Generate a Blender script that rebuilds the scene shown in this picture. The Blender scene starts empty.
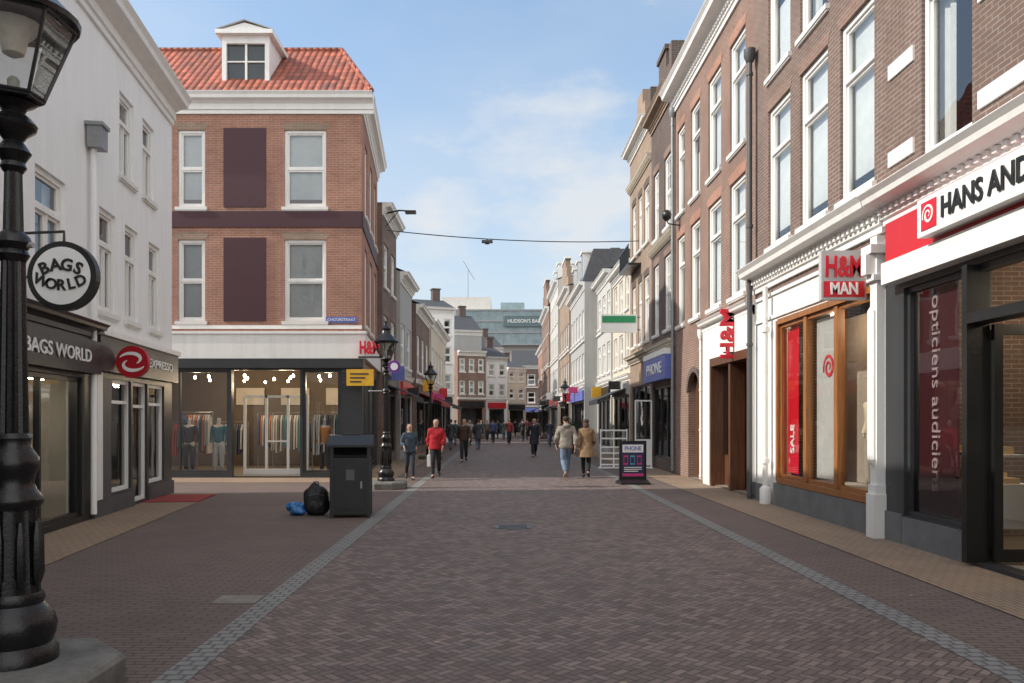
import bpy, bmesh, math, random
from mathutils import Vector, Matrix, noise
random.seed(7)
S=bpy.context.scene
COL=S.collection
R90=math.radians(90)
# ------------------------------------------------------------------ nodes
class N:
    def __init__(s,nt): s.nt=nt
    def new(s,t,**k):
        n=s.nt.nodes.new(t)
        for a,b in k.items(): setattr(n,a,b)
        return n
    def put(s,sock,v):
        if isinstance(v,bpy.types.NodeSocket): s.nt.links.new(v,sock)
        elif v is not None: sock.default_value=v
    def m(s,op,a,b=None,c=None):
        n=s.new('ShaderNodeMath',operation=op)
        s.put(n.inputs[0],a)
        if b is not None: s.put(n.inputs[1],b)
        if c is not None: s.put(n.inputs[2],c)
        return n.outputs[0]
    def mix(s,f,a,b,bt='MIX'):
        n=s.new('ShaderNodeMix',data_type='RGBA',blend_type=bt)
        s.put(n.inputs[0],f); s.put(n.inputs[6],a); s.put(n.inputs[7],b)
        return n.outputs[2]
    def noise(s,vec,scale,detail=4,rough=.55):
        n=s.new('ShaderNodeTexNoise'); s.put(n.inputs['Vector'],vec)
        n.inputs['Scale'].default_value=scale; n.inputs['Detail'].default_value=detail; n.inputs['Roughness'].default_value=rough
        return n.outputs['Fac']
    def rng(s,v,a,b,c,d):
        n=s.new('ShaderNodeMapRange'); s.put(n.inputs[0],v)
        for i,x in enumerate((a,b,c,d)): n.inputs[i+1].default_value=x
        return n.outputs[0]
    def coord(s,k='Object'): return s.new('ShaderNodeTexCoord').outputs[k]
def c4(c): return (c[0],c[1],c[2],1)
def newmat(name):
    m=bpy.data.materials.new(name); m.use_nodes=True; nt=m.node_tree
    return m,N(nt),nt.nodes['Principled BSDF']
def bump(n,b,h,st,dist=.01):
    x=n.new('ShaderNodeBump'); x.inputs['Strength'].default_value=st; x.inputs['Distance'].default_value=dist
    n.put(x.inputs['Height'],h); n.put(b.inputs['Normal'],x.outputs[0])
MC={}
def plain(name,c,rough=.6,metal=0,var=.15,sc=2.5,emit=0,bm=0,spec=.5):
    if name in MC: return MC[name]
    m,n,b=newmat(name)
    co=n.coord()
    f=n.noise(co,sc,6,.65)
    f2=n.noise(co,sc*9,4,.6)
    k=n.m('ADD',n.rng(f,.3,.7,1-var,1+var*.5),n.rng(f2,.3,.7,-var*.3,var*.3))
    v=n.new('ShaderNodeVectorMath',operation='SCALE'); v.inputs[0].default_value=c; n.put(v.inputs['Scale'],k)
    n.put(b.inputs['Base Color'],v.outputs[0])
    n.put(b.inputs['Roughness'],n.rng(f2,.2,.8,max(.02,rough-.08),min(1,rough+.08)))
    b.inputs['Metallic'].default_value=metal
    b.inputs['Specular IOR Level'].default_value=spec
    if emit:
        n.put(b.inputs['Emission Color'],c4(c)); b.inputs['Emission Strength'].default_value=emit
    if bm: bump(n,b,f2,bm,.01)
    MC[name]=m; return m
def painted(name,c,dirt=.35,rough=.6):
    if name in MC: return MC[name]
    m,n,b=newmat(name)
    co=n.coord()
    mp=n.new('ShaderNodeMapping'); mp.inputs['Scale'].default_value=(3,3,.25); n.put(mp.inputs[0],co)
    s1=n.noise(mp.outputs[0],1.6,6,.65); s2=n.noise(co,.7,5,.6); s3=n.noise(co,22,4,.6)
    sp=n.new('ShaderNodeSeparateXYZ'); n.put(sp.inputs[0],co)
    d=n.m('MULTIPLY',n.rng(s1,.42,.75,0,1),n.rng(s2,.35,.7,0.25,1))
    low=n.m('MULTIPLY',n.rng(sp.outputs[2],.0,.9,1,0),n.rng(s2,.3,.6,.2,.9))
    d=n.m('MAXIMUM',d,low)
    col=n.mix(n.m('MULTIPLY',d,dirt),c4(c),(c[0]*.42,c[1]*.39,c[2]*.35,1))
    col=n.mix(n.rng(s3,.35,.75,0,.12),col,(c[0]*.6,c[1]*.6,c[2]*.6,1))
    n.put(b.inputs['Base Color'],col); b.inputs['Roughness'].default_value=rough
    bump(n,b,s3,.15,.01)
    MC[name]=m; return m
def brick(name,c1,c2,mor,bw=.22,bh=.068,dirt=.4,ms=.009,coord='UV',rot=0,bst=.5,rough=.85,mul=.55):
    if name in MC: return MC[name]
    m,n,b=newmat(name)
    co=n.coord(coord)
    mp=n.new('ShaderNodeMapping'); n.put(mp.inputs[0],co); mp.inputs['Rotation'].default_value=(0,0,rot)
    def bt(a,c,d,msz,bias):
        t=n.new('ShaderNodeTexBrick'); n.put(t.inputs['Vector'],mp.outputs[0])
        t.inputs['Color1'].default_value=c4(a); t.inputs['Color2'].default_value=c4(c); t.inputs['Mortar'].default_value=c4(d)
        t.inputs['Scale'].default_value=1; t.inputs['Brick Width'].default_value=bw; t.inputs['Row Height'].default_value=bh
        t.inputs['Mortar Size'].default_value=msz; t.inputs['Mortar Smooth'].default_value=.3; t.inputs['Bias'].default_value=bias
        return t
    t=bt(c1,c2,mor,ms,-.1); t2=bt((.45,)*3,(1.3,)*3,(.9,)*3,0,.25)
    col=n.mix(mul,t.outputs['Color'],t2.outputs['Color'],'MULTIPLY')
    big=n.noise(co,.55,6,.65); fine=n.noise(co,16,3,.6)
    mp2=n.new('ShaderNodeMapping'); n.put(mp2.inputs[0],co); mp2.inputs['Scale'].default_value=(2.2,.3,1); strk=n.noise(mp2.outputs[0],1.5,5,.6)
    col=n.mix(n.m('MULTIPLY',n.rng(big,.42,.72,0,1),dirt),col,(c1[0]*.4,c1[1]*.42,c1[2]*.45,1))
    if coord=='UV': col=n.mix(n.rng(strk,.5,.78,0,.35),col,(c1[0]*.5,c1[1]*.52,c1[2]*.55,1))
    col=n.mix(n.rng(fine,.4,.8,0,.3),col,(c2[0]*1.25,c2[1]*1.25,c2[2]*1.25,1))
    n.put(b.inputs['Base Color'],col); b.inputs['Roughness'].default_value=rough
    b.inputs['Specular IOR Level'].default_value=.3
    h=n.m('SUBTRACT',n.m('MULTIPLY',fine,.4),t.outputs['Fac'])
    bump(n,b,h,bst,.008)
    MC[name]=m; return m
def herring(name,base,vary,mor,unit=.1):
    m,n,b=newmat(name)
    co=n.coord()
    mp=n.new('ShaderNodeMapping'); n.put(mp.inputs[0],co); mp.inputs['Rotation'].default_value=(0,0,math.radians(45)); mp.inputs['Scale'].default_value=(1/unit,)*3
    mp.inputs['Location'].default_value=(1000,1000,0)
    sp=n.new('ShaderNodeSeparateXYZ'); n.put(sp.inputs[0],mp.outputs[0])
    x,y=sp.outputs[0],sp.outputs[1]
    i=n.m('FLOOR',x); j=n.m('FLOOR',y); fx=n.m('SUBTRACT',x,i); fy=n.m('SUBTRACT',y,j)
    mm=n.m('FLOORED_MODULO',n.m('SUBTRACT',i,j),4)
    eq=[n.m('COMPARE',mm,float(k),.1) for k in range(4)]
    dL=n.m('ADD',fx,eq[1]); dR=n.m('ADD',n.m('SUBTRACT',1,fx),eq[0])
    dB=n.m('ADD',fy,eq[2]); dT=n.m('ADD',n.m('SUBTRACT',1,fy),eq[3])
    d=n.m('MINIMUM',n.m('MINIMUM',dL,dR),n.m('MINIMUM',dB,dT))
    cb=n.new('ShaderNodeCombineXYZ'); n.put(cb.inputs[0],n.m('SUBTRACT',i,eq[1])); n.put(cb.inputs[1],n.m('SUBTRACT',j,eq[2]))
    wn=n.new('ShaderNodeTexWhiteNoise',noise_dimensions='2D'); n.put(wn.inputs['Vector'],cb.outputs[0])
    cr=n.new('ShaderNodeValToRGB'); n.put(cr.inputs[0],wn.outputs['Value'])
    e=cr.color_ramp.elements; e[0].color=c4([v*.68 for v in base]); e[1].color=c4([v*1.25 for v in vary])
    k=e.new(.5); k.color=c4(base)
    mort=n.rng(d,.03,.13,1,0)
    big=n.noise(co,.35,6,.65); mid=n.noise(co,3,5,.6); fine=n.noise(co,60,3,.6)
    col=n.mix(n.m('MULTIPLY',mort,.85),cr.outputs[0],c4(mor))
    col=n.mix(n.rng(big,.35,.7,0,.45),col,c4([v*.62 for v in base]))
    col=n.mix(n.rng(mid,.5,.8,0,.4),col,c4([v*1.3 for v in vary]))
    vo=n.new('ShaderNodeTexVoronoi'); n.put(vo.inputs['Vector'],co); vo.inputs['Scale'].default_value=1.3
    gum=n.rng(vo.outputs['Distance'],.02,.035,.3,0)
    col=n.mix(gum,col,(.28,.26,.24,1))
    n.put(b.inputs['Base Color'],col)
    n.put(b.inputs['Roughness'],n.rng(mid,.3,.7,.55,.85))
    b.inputs['Specular IOR Level'].default_value=.35
    h=n.m('ADD',n.m('MULTIPLY',mort,-1),n.m('ADD',n.m('MULTIPLY',fine,.25),n.m('MULTIPLY',wn.outputs['Value'],.3)))
    bump(n,b,h,.8,.01)
    return m
def wood(name,c):
    if name in MC: return MC[name]
    m,n,b=newmat(name); co=n.coord()
    mp=n.new('ShaderNodeMapping'); mp.inputs['Scale'].default_value=(14,14,1.2); n.put(mp.inputs[0],co)
    f=n.noise(mp.outputs[0],2,6,.6)
    n.put(b.inputs['Base Color'],n.mix(n.rng(f,.3,.7,0,1),c4([v*.6 for v in c]),c4([v*1.2 for v in c])))
    b.inputs['Roughness'].default_value=.4
    MC[name]=m; return m
def tiles(name,c,tw=.2,th=.2):
    m,n,b=newmat(name); co=n.coord('UV')
    sp=n.new('ShaderNodeSeparateXYZ'); n.put(sp.inputs[0],co)
    u=n.m('MULTIPLY',sp.outputs[0],1/tw); v=n.m('MULTIPLY',sp.outputs[1],1/th)
    fu=n.m('FRACT',u); fv=n.m('FRACT',v)
    cb=n.new('ShaderNodeCombineXYZ'); n.put(cb.inputs[0],n.m('FLOOR',u)); n.put(cb.inputs[1],n.m('FLOOR',v))
    wn=n.new('ShaderNodeTexWhiteNoise',noise_dimensions='2D'); n.put(wn.inputs['Vector'],cb.outputs[0])
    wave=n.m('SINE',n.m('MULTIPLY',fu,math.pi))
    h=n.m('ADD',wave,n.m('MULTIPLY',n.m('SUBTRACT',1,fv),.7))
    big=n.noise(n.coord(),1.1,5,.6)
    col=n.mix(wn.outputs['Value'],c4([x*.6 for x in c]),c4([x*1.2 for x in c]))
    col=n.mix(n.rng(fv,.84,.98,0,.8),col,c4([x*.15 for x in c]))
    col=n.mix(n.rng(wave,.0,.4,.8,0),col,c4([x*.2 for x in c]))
    col=n.mix(n.rng(big,.42,.72,0,.6),col,(.10,.06,.05,1))
    n.put(b.inputs['Base Color'],col); b.inputs['Roughness'].default_value=.75
    bump(n,b,h,1,.05)
    return m
def glassmat(name,tint=(.8,.84,.84),boost=1.0,base=.06):
    m=bpy.data.materials.new(name); m.use_nodes=True; nt=m.node_tree; nt.nodes.clear(); n=N(nt)
    o=n.new('ShaderNodeOutputMaterial'); tr=n.new('ShaderNodeBsdfTransparent'); gl=n.new('ShaderNodeBsdfGlossy')
    tr.inputs[0].default_value=c4(tint); gl.inputs['Roughness'].default_value=.01; gl.inputs[0].default_value=(.95,.97,1,1)
    co=n.coord(); bp=n.new('ShaderNodeBump'); bp.inputs['Strength'].default_value=.05; bp.inputs['Distance'].default_value=.05
    n.put(bp.inputs['Height'],n.noise(co,1.2,2)); n.put(gl.inputs['Normal'],bp.outputs[0])
    fr=n.new('ShaderNodeFresnel'); fr.inputs[0].default_value=1.52
    mx=n.new('ShaderNodeMixShader'); n.put(mx.inputs[0],n.m('MINIMUM',n.m('MULTIPLY_ADD',fr.outputs[0],boost,base),1.0))
    nt.links.new(tr.outputs[0],mx.inputs[1]); nt.links.new(gl.outputs[0],mx.inputs[2]); nt.links.new(mx.outputs[0],o.inputs[0])
    return m
WHITE=painted('white_paint',(.80,.79,.76),.32)
TRIM=painted('white_trim',(.82,.81,.78),.28,.5)
PLAST=painted('white_plaster',(.86,.86,.85),.26,.8)
CREAM=painted('cream_plaster',(.62,.56,.46),.45,.8)
GREYP=painted('grey_plaster',(.40,.40,.39),.45,.8)
BLACK=plain('black_paint',(.012,.013,.013),.35,0,.3)
ANTH=plain('anthracite_paint',(.035,.037,.04),.4,0,.2)
DGREY=plain('dark_grey_panel',(.07,.072,.075),.5)
IRON=plain('cast_iron_paint',(.008,.008,.009),.3,.1,.4,6,bm=.2)
STONE=plain('grey_stone',(.3,.3,.29),.8,0,.3,3,bm=.3)
CONC=plain('concrete',(.15,.143,.13),.85,0,.45,4,bm=.5)
BLUEST=plain('blue_stone',(.15,.155,.16),.6,0,.25,3)
PURPLE=plain('purple_brown_paint',(.06,.018,.026),.6,0,.15)
RED=plain('red_paint',(.55,.02,.03),.4,0,.08)
REDL=plain('red_letter',(.62,.014,.03),.35,0,.05)
SLATE=plain('slate',(.055,.057,.063),.7,0,.35,5,bm=.3)
ZINC=plain('zinc',(.28,.29,.3),.45,.4,.2)
WOOD=wood('orange_wood',(.32,.125,.037))
DWOOD=wood('dark_wood',(.12,.05,.025))
GLASS=glassmat('window_glass',(.88,.91,.91),1.1,.06)
SGLASS=glassmat('shop_glass',(.9,.92,.92),.9,.03)
CURT=plain('curtain_cloth',(.74,.74,.72),.9,0,.12,2)
LWH=plain('light_box_white',(.84,.84,.82),.4,0,.05)
FLOOR=plain('shop_floor',(.28,.24,.2),.5)
DARKIN=plain('interior_wall',(.26,.23,.2),.9)
BULB=plain('shop_bulb',(1,.82,.55),.5,0,0,emit=30)
DPANE=plain('dark_pane',(.05,.06,.065),.08)
B_ORANGE=brick('orange_brown_brick',(.40,.19,.128),(.31,.14,.095),(.37,.31,.26),dirt=.4)
B_BROWN=brick('brown_brick',(.20,.13,.102),(.135,.085,.067),(.28,.25,.23),dirt=.5)
B_RED=brick('red_brown_brick',(.27,.16,.12),(.185,.105,.078),(.31,.275,.24),dirt=.5)
B_DARK=brick('dark_brick',(.13,.09,.075),(.08,.055,.047),(.2,.18,.165),dirt=.5)
B_TAN=brick('tan_brick',(.34,.245,.175),(.26,.175,.12),(.34,.3,.26),dirt=.45)
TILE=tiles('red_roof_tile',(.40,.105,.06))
# ------------------------------------------------------------------ mesh builder
class G:
    def __init__(s): s.v=[];s.f=[];s.m=[]
    def poly(s,pts,mi=0):
        k=len(s.v); s.v+= [tuple(p) for p in pts]; s.f.append(tuple(range(k,k+len(pts)))); s.m.append(mi)
    def box(s,x0,x1,y0,y1,z0,z1,mi=0):
        if x0>x1:x0,x1=x1,x0
        if y0>y1:y0,y1=y1,y0
        if z0>z1:z0,z1=z1,z0
        k=len(s.v)
        s.v+=[(x0,y0,z0),(x1,y0,z0),(x1,y1,z0),(x0,y1,z0),(x0,y0,z1),(x1,y0,z1),(x1,y1,z1),(x0,y1,z1)]
        for f in ((0,3,2,1),(4,5,6,7),(0,1,5,4),(1,2,6,5),(2,3,7,6),(3,0,4,7)):
            s.f.append(tuple(k+i for i in f)); s.m.append(mi)
    def extr(s,prof,u0,u1,mi=0):
        n=len(prof)
        a=[(u0,p[0],p[1]) for p in prof]; b=[(u1,p[0],p[1]) for p in prof]
        for i in range(n):
            j=(i+1)%n; s.poly([a[i],b[i],b[j],a[j]],mi)
        s.poly(a[::-1],mi); s.poly(b,mi)
    def lathe(s,prof,n=16,c=(0,0),mi=0,flute=0,cap=True,sx=1,sy=1):
        k=len(s.v)
        for r,z in prof:
            for i in range(n):
                a=2*math.pi*(i+.5)/n; rr=r*(1-flute*(i%2))
                s.v.append((c[0]+rr*math.cos(a)*sx,c[1]+rr*math.sin(a)*sy,z))
        for p in range(len(prof)-1):
            for i in range(n):
                j=(i+1)%n
                s.f.append((k+p*n+i,k+p*n+j,k+(p+1)*n+j,k+(p+1)*n+i)); s.m.append(mi)
        if cap:
            s.f.append(tuple(k+i for i in range(n))[::-1]); s.m.append(mi)
            q=k+(len(prof)-1)*n; s.f.append(tuple(q+i for i in range(n))); s.m.append(mi)
    def tube(s,pts,r,n=8,mi=0):
        pts=[Vector(p) for p in pts]; rings=[]
        for i,p in enumerate(pts):
            d=(pts[min(i+1,len(pts)-1)]-pts[max(i-1,0)]).normalized()
            up=Vector((0,0,1)) if abs(d.z)<.9 else Vector((1,0,0))
            a=d.cross(up).normalized(); b=d.cross(a)
            rr=r[i] if isinstance(r,(list,tuple)) else r
            k=len(s.v); rings.append(k)
            for q in range(n):
                t=2*math.pi*q/n; s.v.append(tuple(p+a*math.cos(t)*rr+b*math.sin(t)*rr))
        for i in range(len(rings)-1):
            for q in range(n):
                w=(q+1)%n; s.f.append((rings[i]+q,rings[i]+w,rings[i+1]+w,rings[i+1]+q)); s.m.append(mi)
        s.f.append(tuple(rings[0]+q for q in range(n))); s.m.append(mi)
        s.f.append(tuple(rings[-1]+q for q in range(n))[::-1]); s.m.append(mi)
    def ribbon(s,pts,w,y0,y1,mi=0):
        L=[];Rr=[]
        for i,p in enumerate(pts):
            a=pts[max(i-1,0)]; b=pts[min(i+1,len(pts)-1)]; dx,dz=b[0]-a[0],b[1]-a[1]; l=math.hypot(dx,dz) or 1
            nx,nz=-dz/l*w[i],dx/l*w[i]; L.append((p[0]+nx,p[1]+nz)); Rr.append((p[0]-nx,p[1]-nz))
        for i in range(len(pts)-1):
            s.poly([(L[i][0],y0,L[i][1]),(L[i+1][0],y0,L[i+1][1]),(Rr[i+1][0],y0,Rr[i+1][1]),(Rr[i][0],y0,Rr[i][1])],mi)
            for E in (L,Rr): s.poly([(E[i][0],y0,E[i][1]),(E[i+1][0],y0,E[i+1][1]),(E[i+1][0],y1,E[i+1][1]),(E[i][0],y1,E[i][1])],mi)
    def disc(s,c,r,y0,y1,n=32,mi=0,r2=0):
        P=[(c[0]+r*math.cos(2*math.pi*i/n),c[1]+r*math.sin(2*math.pi*i/n)) for i in range(n)]
        if not r2:
            s.poly([(x,y0,z) for x,z in P],mi); s.poly([(x,y1,z) for x,z in P][::-1],mi)
        else:
            Q=[(c[0]+r2*math.cos(2*math.pi*i/n),c[1]+r2*math.sin(2*math.pi*i/n)) for i in range(n)]
            for i in range(n):
                j=(i+1)%n
                for y in (y0,y1): s.poly([(P[i][0],y,P[i][1]),(P[j][0],y,P[j][1]),(Q[j][0],y,Q[j][1]),(Q[i][0],y,Q[i][1])],mi)
                s.poly([(Q[i][0],y0,Q[i][1]),(Q[j][0],y0,Q[j][1]),(Q[j][0],y1,Q[j][1]),(Q[i][0],y1,Q[i][1])],mi)
        for i in range(n):
            j=(i+1)%n; s.poly([(P[i][0],y0,P[i][1]),(P[j][0],y0,P[j][1]),(P[j][0],y1,P[j][1]),(P[i][0],y1,P[i][1])],mi)
    def mesh(s,name,mats):
        me=bpy.data.meshes.new(name); me.from_pydata(s.v,[],s.f)
        for m in mats: me.materials.append(m)
        uv=me.uv_layers.new(name='UVMap')
        for i,p in enumerate(me.polygons):
            p.material_index=min(s.m[i],len(mats)-1)
            nx,ny,nz=map(abs,p.normal)
            for li in p.loop_indices:
                c=me.vertices[me.loops[li].vertex_index].co
                if nz>.95: w=(c.x,c.y)
                elif nx>ny and nx>=nz*.6: w=(c.y,c.z)
                else: w=(c.x,c.z)
                uv.data[li].uv=w
        me.update(); return me
    def obj(s,name,mats,parent=None,loc=(0,0,0),rot=0,smooth=0):
        return mk(name,s.mesh(name,mats if isinstance(mats,(list,tuple)) else [mats]),parent,loc,rot,smooth)
def mk(name,me,parent=None,loc=(0,0,0),rot=0,smooth=0):
    o=bpy.data.objects.new(name,me); COL.objects.link(o); o.location=loc
    o.rotation_euler=(0,0,rot) if not isinstance(rot,(tuple,list)) else rot
    if parent: o.parent=parent
    if smooth and me:
        for p in me.polygons: p.use_smooth=True
        if smooth!=2:
            try: me.set_sharp_from_angle(angle=math.radians(40))
            except Exception: pass
    return o
def top(o,label,cat,group=None):
    o['label']=label; o['category']=cat
    if group:o['group']=group
    return o
def empty(name,loc,rot=0):
    o=bpy.data.objects.new(name,None); COL.objects.link(o); o.location=loc; o.rotation_euler=(0,0,rot); o.empty_display_size=.2; return o
def struct(o): o['kind']='structure'; return o
def text(s,size,mt,parent,loc,rot=(R90,0,0),name='lettering',ext=.008,bold=0.0,width=None,align='CENTER'):
    cu=bpy.data.curves.new('t','FONT'); cu.body=s; cu.size=size; cu.extrude=ext; cu.offset=bold*size; cu.align_x=align; cu.align_y='CENTER'; cu.resolution_u=3
    t=bpy.data.objects.new('t',cu); COL.objects.link(t)
    dg=bpy.context.evaluated_depsgraph_get(); me=bpy.data.meshes.new_from_object(t.evaluated_get(dg))
    bpy.data.objects.remove(t); me.materials.clear(); me.materials.append(mt)
    o=mk(name,me,parent,loc,rot)
    if width:
        xs=[v.co.x for v in me.vertices]; w=max(xs)-min(xs); k=width/w
        for v in me.vertices: v.co.x*=k
    return o
def shoplight(parent,loc,en,col=(1,.8,.56)):
    l=bpy.data.lights.new('shop_lamp','POINT'); l.energy=en; l.color=col; l.shadow_soft_size=.12
    lo=bpy.data.objects.new('shop_lamp',l); COL.objects.link(lo); lo.parent=parent; lo.location=loc
# ------------------------------------------------------------------ building kit
WC={}
class B:
    """local frame: x along the facade, z up, -y towards the street"""
    def __init__(s,label,loc,rot,W,D,H,wm,name='building',cat='building',gf=3.6,gm=None):
        s.e=top(empty(name,loc,rot),label,cat); s.W,s.D,s.H,s.wm,s.gf=W,D,H,wm,gf; s.holes=[]; s.gm=gm
    def finish(s,roof=True,floor=True,side=None):
        W,D,H=s.W,s.D,s.H; g=G()
        us=sorted(set([0,W]+[round(h[0],4) for h in s.holes]+[round(h[1],4) for h in s.holes]))
        vs=sorted(set([0,H,s.gf]+[round(h[2],4) for h in s.holes]+[round(h[3],4) for h in s.holes]))
        us=[u for u in us if 0<=u<=W]
        for i in range(len(us)-1):
            for j in range(len(vs)-1):
                cu=(us[i]+us[i+1])/2; cv=(vs[j]+vs[j+1])/2
                if any(h[0]<cu<h[1] and h[2]<cv<h[3] for h in s.holes): continue
                mi=1 if (s.gm and cv<s.gf) else 0
                g.poly([(us[i],0,vs[j]),(us[i+1],0,vs[j]),(us[i+1],0,vs[j+1]),(us[i],0,vs[j+1])],mi)
        for h in s.holes:
            a,b,c,d=h[:4]; r=.22; mi=1 if (s.gm and d<=s.gf) else 0
            g.poly([(a,0,c),(a,r,c),(a,r,d),(a,0,d)],mi); g.poly([(b,0,c),(b,r,c),(b,r,d),(b,0,d)],mi)
            g.poly([(a,0,d),(a,r,d),(b,r,d),(b,0,d)],mi); g.poly([(a,0,c),(a,r,c),(b,r,c),(b,0,c)],mi)
        g.poly([(.004,0,0),(.004,D,0),(.004,D,H),(.004,0,H)],0)
        if side is None: g.poly([(W-.004,0,0),(W-.004,D,0),(W-.004,D,H),(W-.004,0,H)],0)
        wb=W if side is None else W-.8
        g.poly([(0,D,0),(wb,D,0),(wb,D,H),(0,D,H)],0)
        if roof: g.poly([(0,0,H-.01),(W,0,H-.01),(W,D,H-.01),(0,D,H-.01)],2)
        g.poly([(0,.23,s.gf),(wb,.23,s.gf),(wb,D,s.gf),(0,D,s.gf)],3)
        if H>8.4: g.poly([(0,.23,s.gf+3.3),(wb,.23,s.gf+3.3),(wb,D,s.gf+3.3),(0,D,s.gf+3.3)],3)
        g.poly([(0,.23,s.gf),(wb,.23,s.gf),(wb,.23,s.gf-.25),(0,.23,s.gf-.25)],3)
        if floor: g.poly([(0,.02,.03),(wb,.02,.03),(wb,D,.03),(0,D,.03)],4)
        return g.obj('wall',[s.wm,s.gm or s.wm,SLATE,DARKIN,FLOOR],s.e)
    def win(s,u0,u1,v0,v1,style='sash',cur=None,fm=None,sill=True,parent=None,hole=True):
        if hole: s.holes.append((u0,u1,v0,v1))
        w,h=round(u1-u0,3),round(v1-v0,3); fm=fm or TRIM
        key=(w,h,style,fm.name,sill)
        if key not in WC:
            g=G(); t=.08; y0,y1=.05,.16
            g.box(0,t,y0,y1,0,h); g.box(w-t,w,y0,y1,0,h); g.box(t,w-t,y0,y1,0,t); g.box(t,w-t,y0,y1,h-t,h)
            a=.045; yy0,yy1=.085,.135
            def sash(x0,x1,z0,z1,mv=0,mh=0):
                g.box(x0,x0+a,yy0,yy1,z0,z1); g.box(x1-a,x1,yy0,yy1,z0,z1); g.box(x0+a,x1-a,yy0,yy1,z0,z0+a); g.box(x0+a,x1-a,yy0,yy1,z1-a,z1)
                for k in range(mv):
                    xm=x0+(x1-x0)*(k+1)/(mv+1); g.box(xm-.015,xm+.015,yy0+.005,yy1-.005,z0+a,z1-a)
                for k in range(mh):
                    zm=z0+(z1-z0)*(k+1)/(mh+1); g.box(x0+a,x1-a,yy0+.008,yy1-.008,zm-.015,zm+.015)
            if style=='sash':
                zm=h*.5; g.box(t,w-t,y0+.015,y1,zm-.03,zm+.03); sash(t,w-t,t,zm-.03); sash(t,w-t,zm+.03,h-t)
            elif style=='T':
                zm=h*.66; g.box(t,w-t,y0-.01,y1,zm-.04,zm+.04); g.box(w/2-.03,w/2+.03,y0+.01,y1,t,zm-.04)
                sash(t,w/2-.03,t,zm-.04); sash(w/2+.03,w-t,t,zm-.04); sash(t,w-t,zm+.04,h-t)
            elif style=='grid':
                zm=h*.5; g.box(t,w-t,y0+.015,y1,zm-.03,zm+.03); sash(t,w-t,t,zm-.03,2,1); sash(t,w-t,zm+.03,h-t,2,1)
            elif style=='hi':
                zm=h*.68; g.box(t,w-t,y0-.01,y1,zm-.035,zm+.035); sash(t,w-t,t,zm-.035); sash(t,w-t,zm+.035,h-t)
            else: sash(t,w-t,t,h-t)
            fme=g.mesh('window',[fm])
            g=G(); g.poly([(.06,.115,.06),(w-.06,.115,.06),(w-.06,.115,h-.06),(.06,.115,h-.06)]); gl=g.mesh('glass',[GLASS])
            g=G(); g.box(-.07,w+.07,-.07,.045,-.09,-.003); g.box(-.05,w+.05,-.045,.04,-.12,-.09); sl=g.mesh('sill',[TRIM])
            cs=[]
            for k in range(5):
                g=G()
                def folds(x0,x1,z0,z1,am=.02):
                    nn=max(4,int((x1-x0)/.06)); P=[(x0+(x1-x0)*q/nn,.24+am*(1 if q%2 else -1)) for q in range(nn+1)]
                    for q in range(nn): g.poly([(P[q][0],P[q][1],z0),(P[q+1][0],P[q+1][1],z0),(P[q+1][0],P[q+1][1],z1),(P[q][0],P[q][1],z1)])
                if k==0: g.box(.02,w-.02,.2,.205,.02,h-.02)
                elif k==1: folds(.02,w*.3,.02,h-.02); folds(w*.7,w-.02,.02,h-.02)
                elif k==2: g.box(.03,w-.03,.22,.225,h*.45,h-.02)
                elif k==3: g.box(.02,w-.02,.2,.205,.02,h*.52); g.box(.03,w-.03,.3,.305,h*.78,h-.02)
                else: g.box(.02,w-.02,.2,.205,h*.12,h-.02)
                cs.append(g.mesh('curtain',[CURT]))
            WC[key]=(fme,gl,sl,cs)
        fme,gl,sl,cs=WC[key]
        p=parent or s.e
        f=mk('window',fme,p,(u0,0,v0)); mk('glass',gl,f)
        if sill: mk('sill',sl,f)
        if cur is None: cur=random.choice([0,0,1,2,3,4,-1])
        if cur>=0: mk('curtain',cs[cur],f)
        return f
    def lintels(s,lst,m,h=.2,parent=None):
        for (u0,u1,v) in lst:
            g=G(); g.poly([(u0-.02,-.006,v+.003),(u1+.02,-.006,v+.003),(u1+.12,-.006,v+h),((u0+u1)/2,-.006,v+h+.05),(u0-.12,-.006,v+h)])
            g.obj('lintel',[m],parent or s.e)
    def cornice(s,z,proj=.4,h=.55,u0=0,u1=None,m=None,dent=True,name='cornice',parent=None):
        u1=s.W if u1 is None else u1; g=G()
        P=[(.0,z-h),(-.05,z-h),(-.05,z-h*.82),(-.09,z-h*.78),(-.09,z-h*.5),(-proj*.45,z-h*.38),(-proj*.8,z-h*.32),(-proj*.85,z-h*.16),(-proj,z-h*.02),(-proj,z)]
        g.extr(P+[(0,z)],u0,u1)
        if dent:
            n=int((u1-u0)/.16)
            for i in range(n):
                x=u0+(i+.25)*(u1-u0)/n; g.box(x,x+.08,-.088-.06,-.088,z-h*.66,z-h*.5)
        return g.obj(name,[m or TRIM],parent or s.e)
    def box(s,name,m,*b,parent=None):
        g=G()
        for q in b: g.box(*q)
        return g.obj(name,m,parent or s.e)
    def pipe(s,u,z0,z1,r=.05,m=None,y=-.09):
        g=G(); g.lathe([(r,z0),(r,z1)],10,(u,y))
        for z in [z0+.05,(z0+z1)*.35,(z0+z1)*.62,z1-.3]: g.lathe([(r*1.3,z),(r*1.3,z+.06)],10,(u,y))
        g.lathe([(r*1.3,z1-.02),(r*2.3,z1+.1),(r*2.3,z1+.25)],10,(u,y))
        return g.obj('drainpipe',[m or ZINC],s.e,smooth=1)
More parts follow.
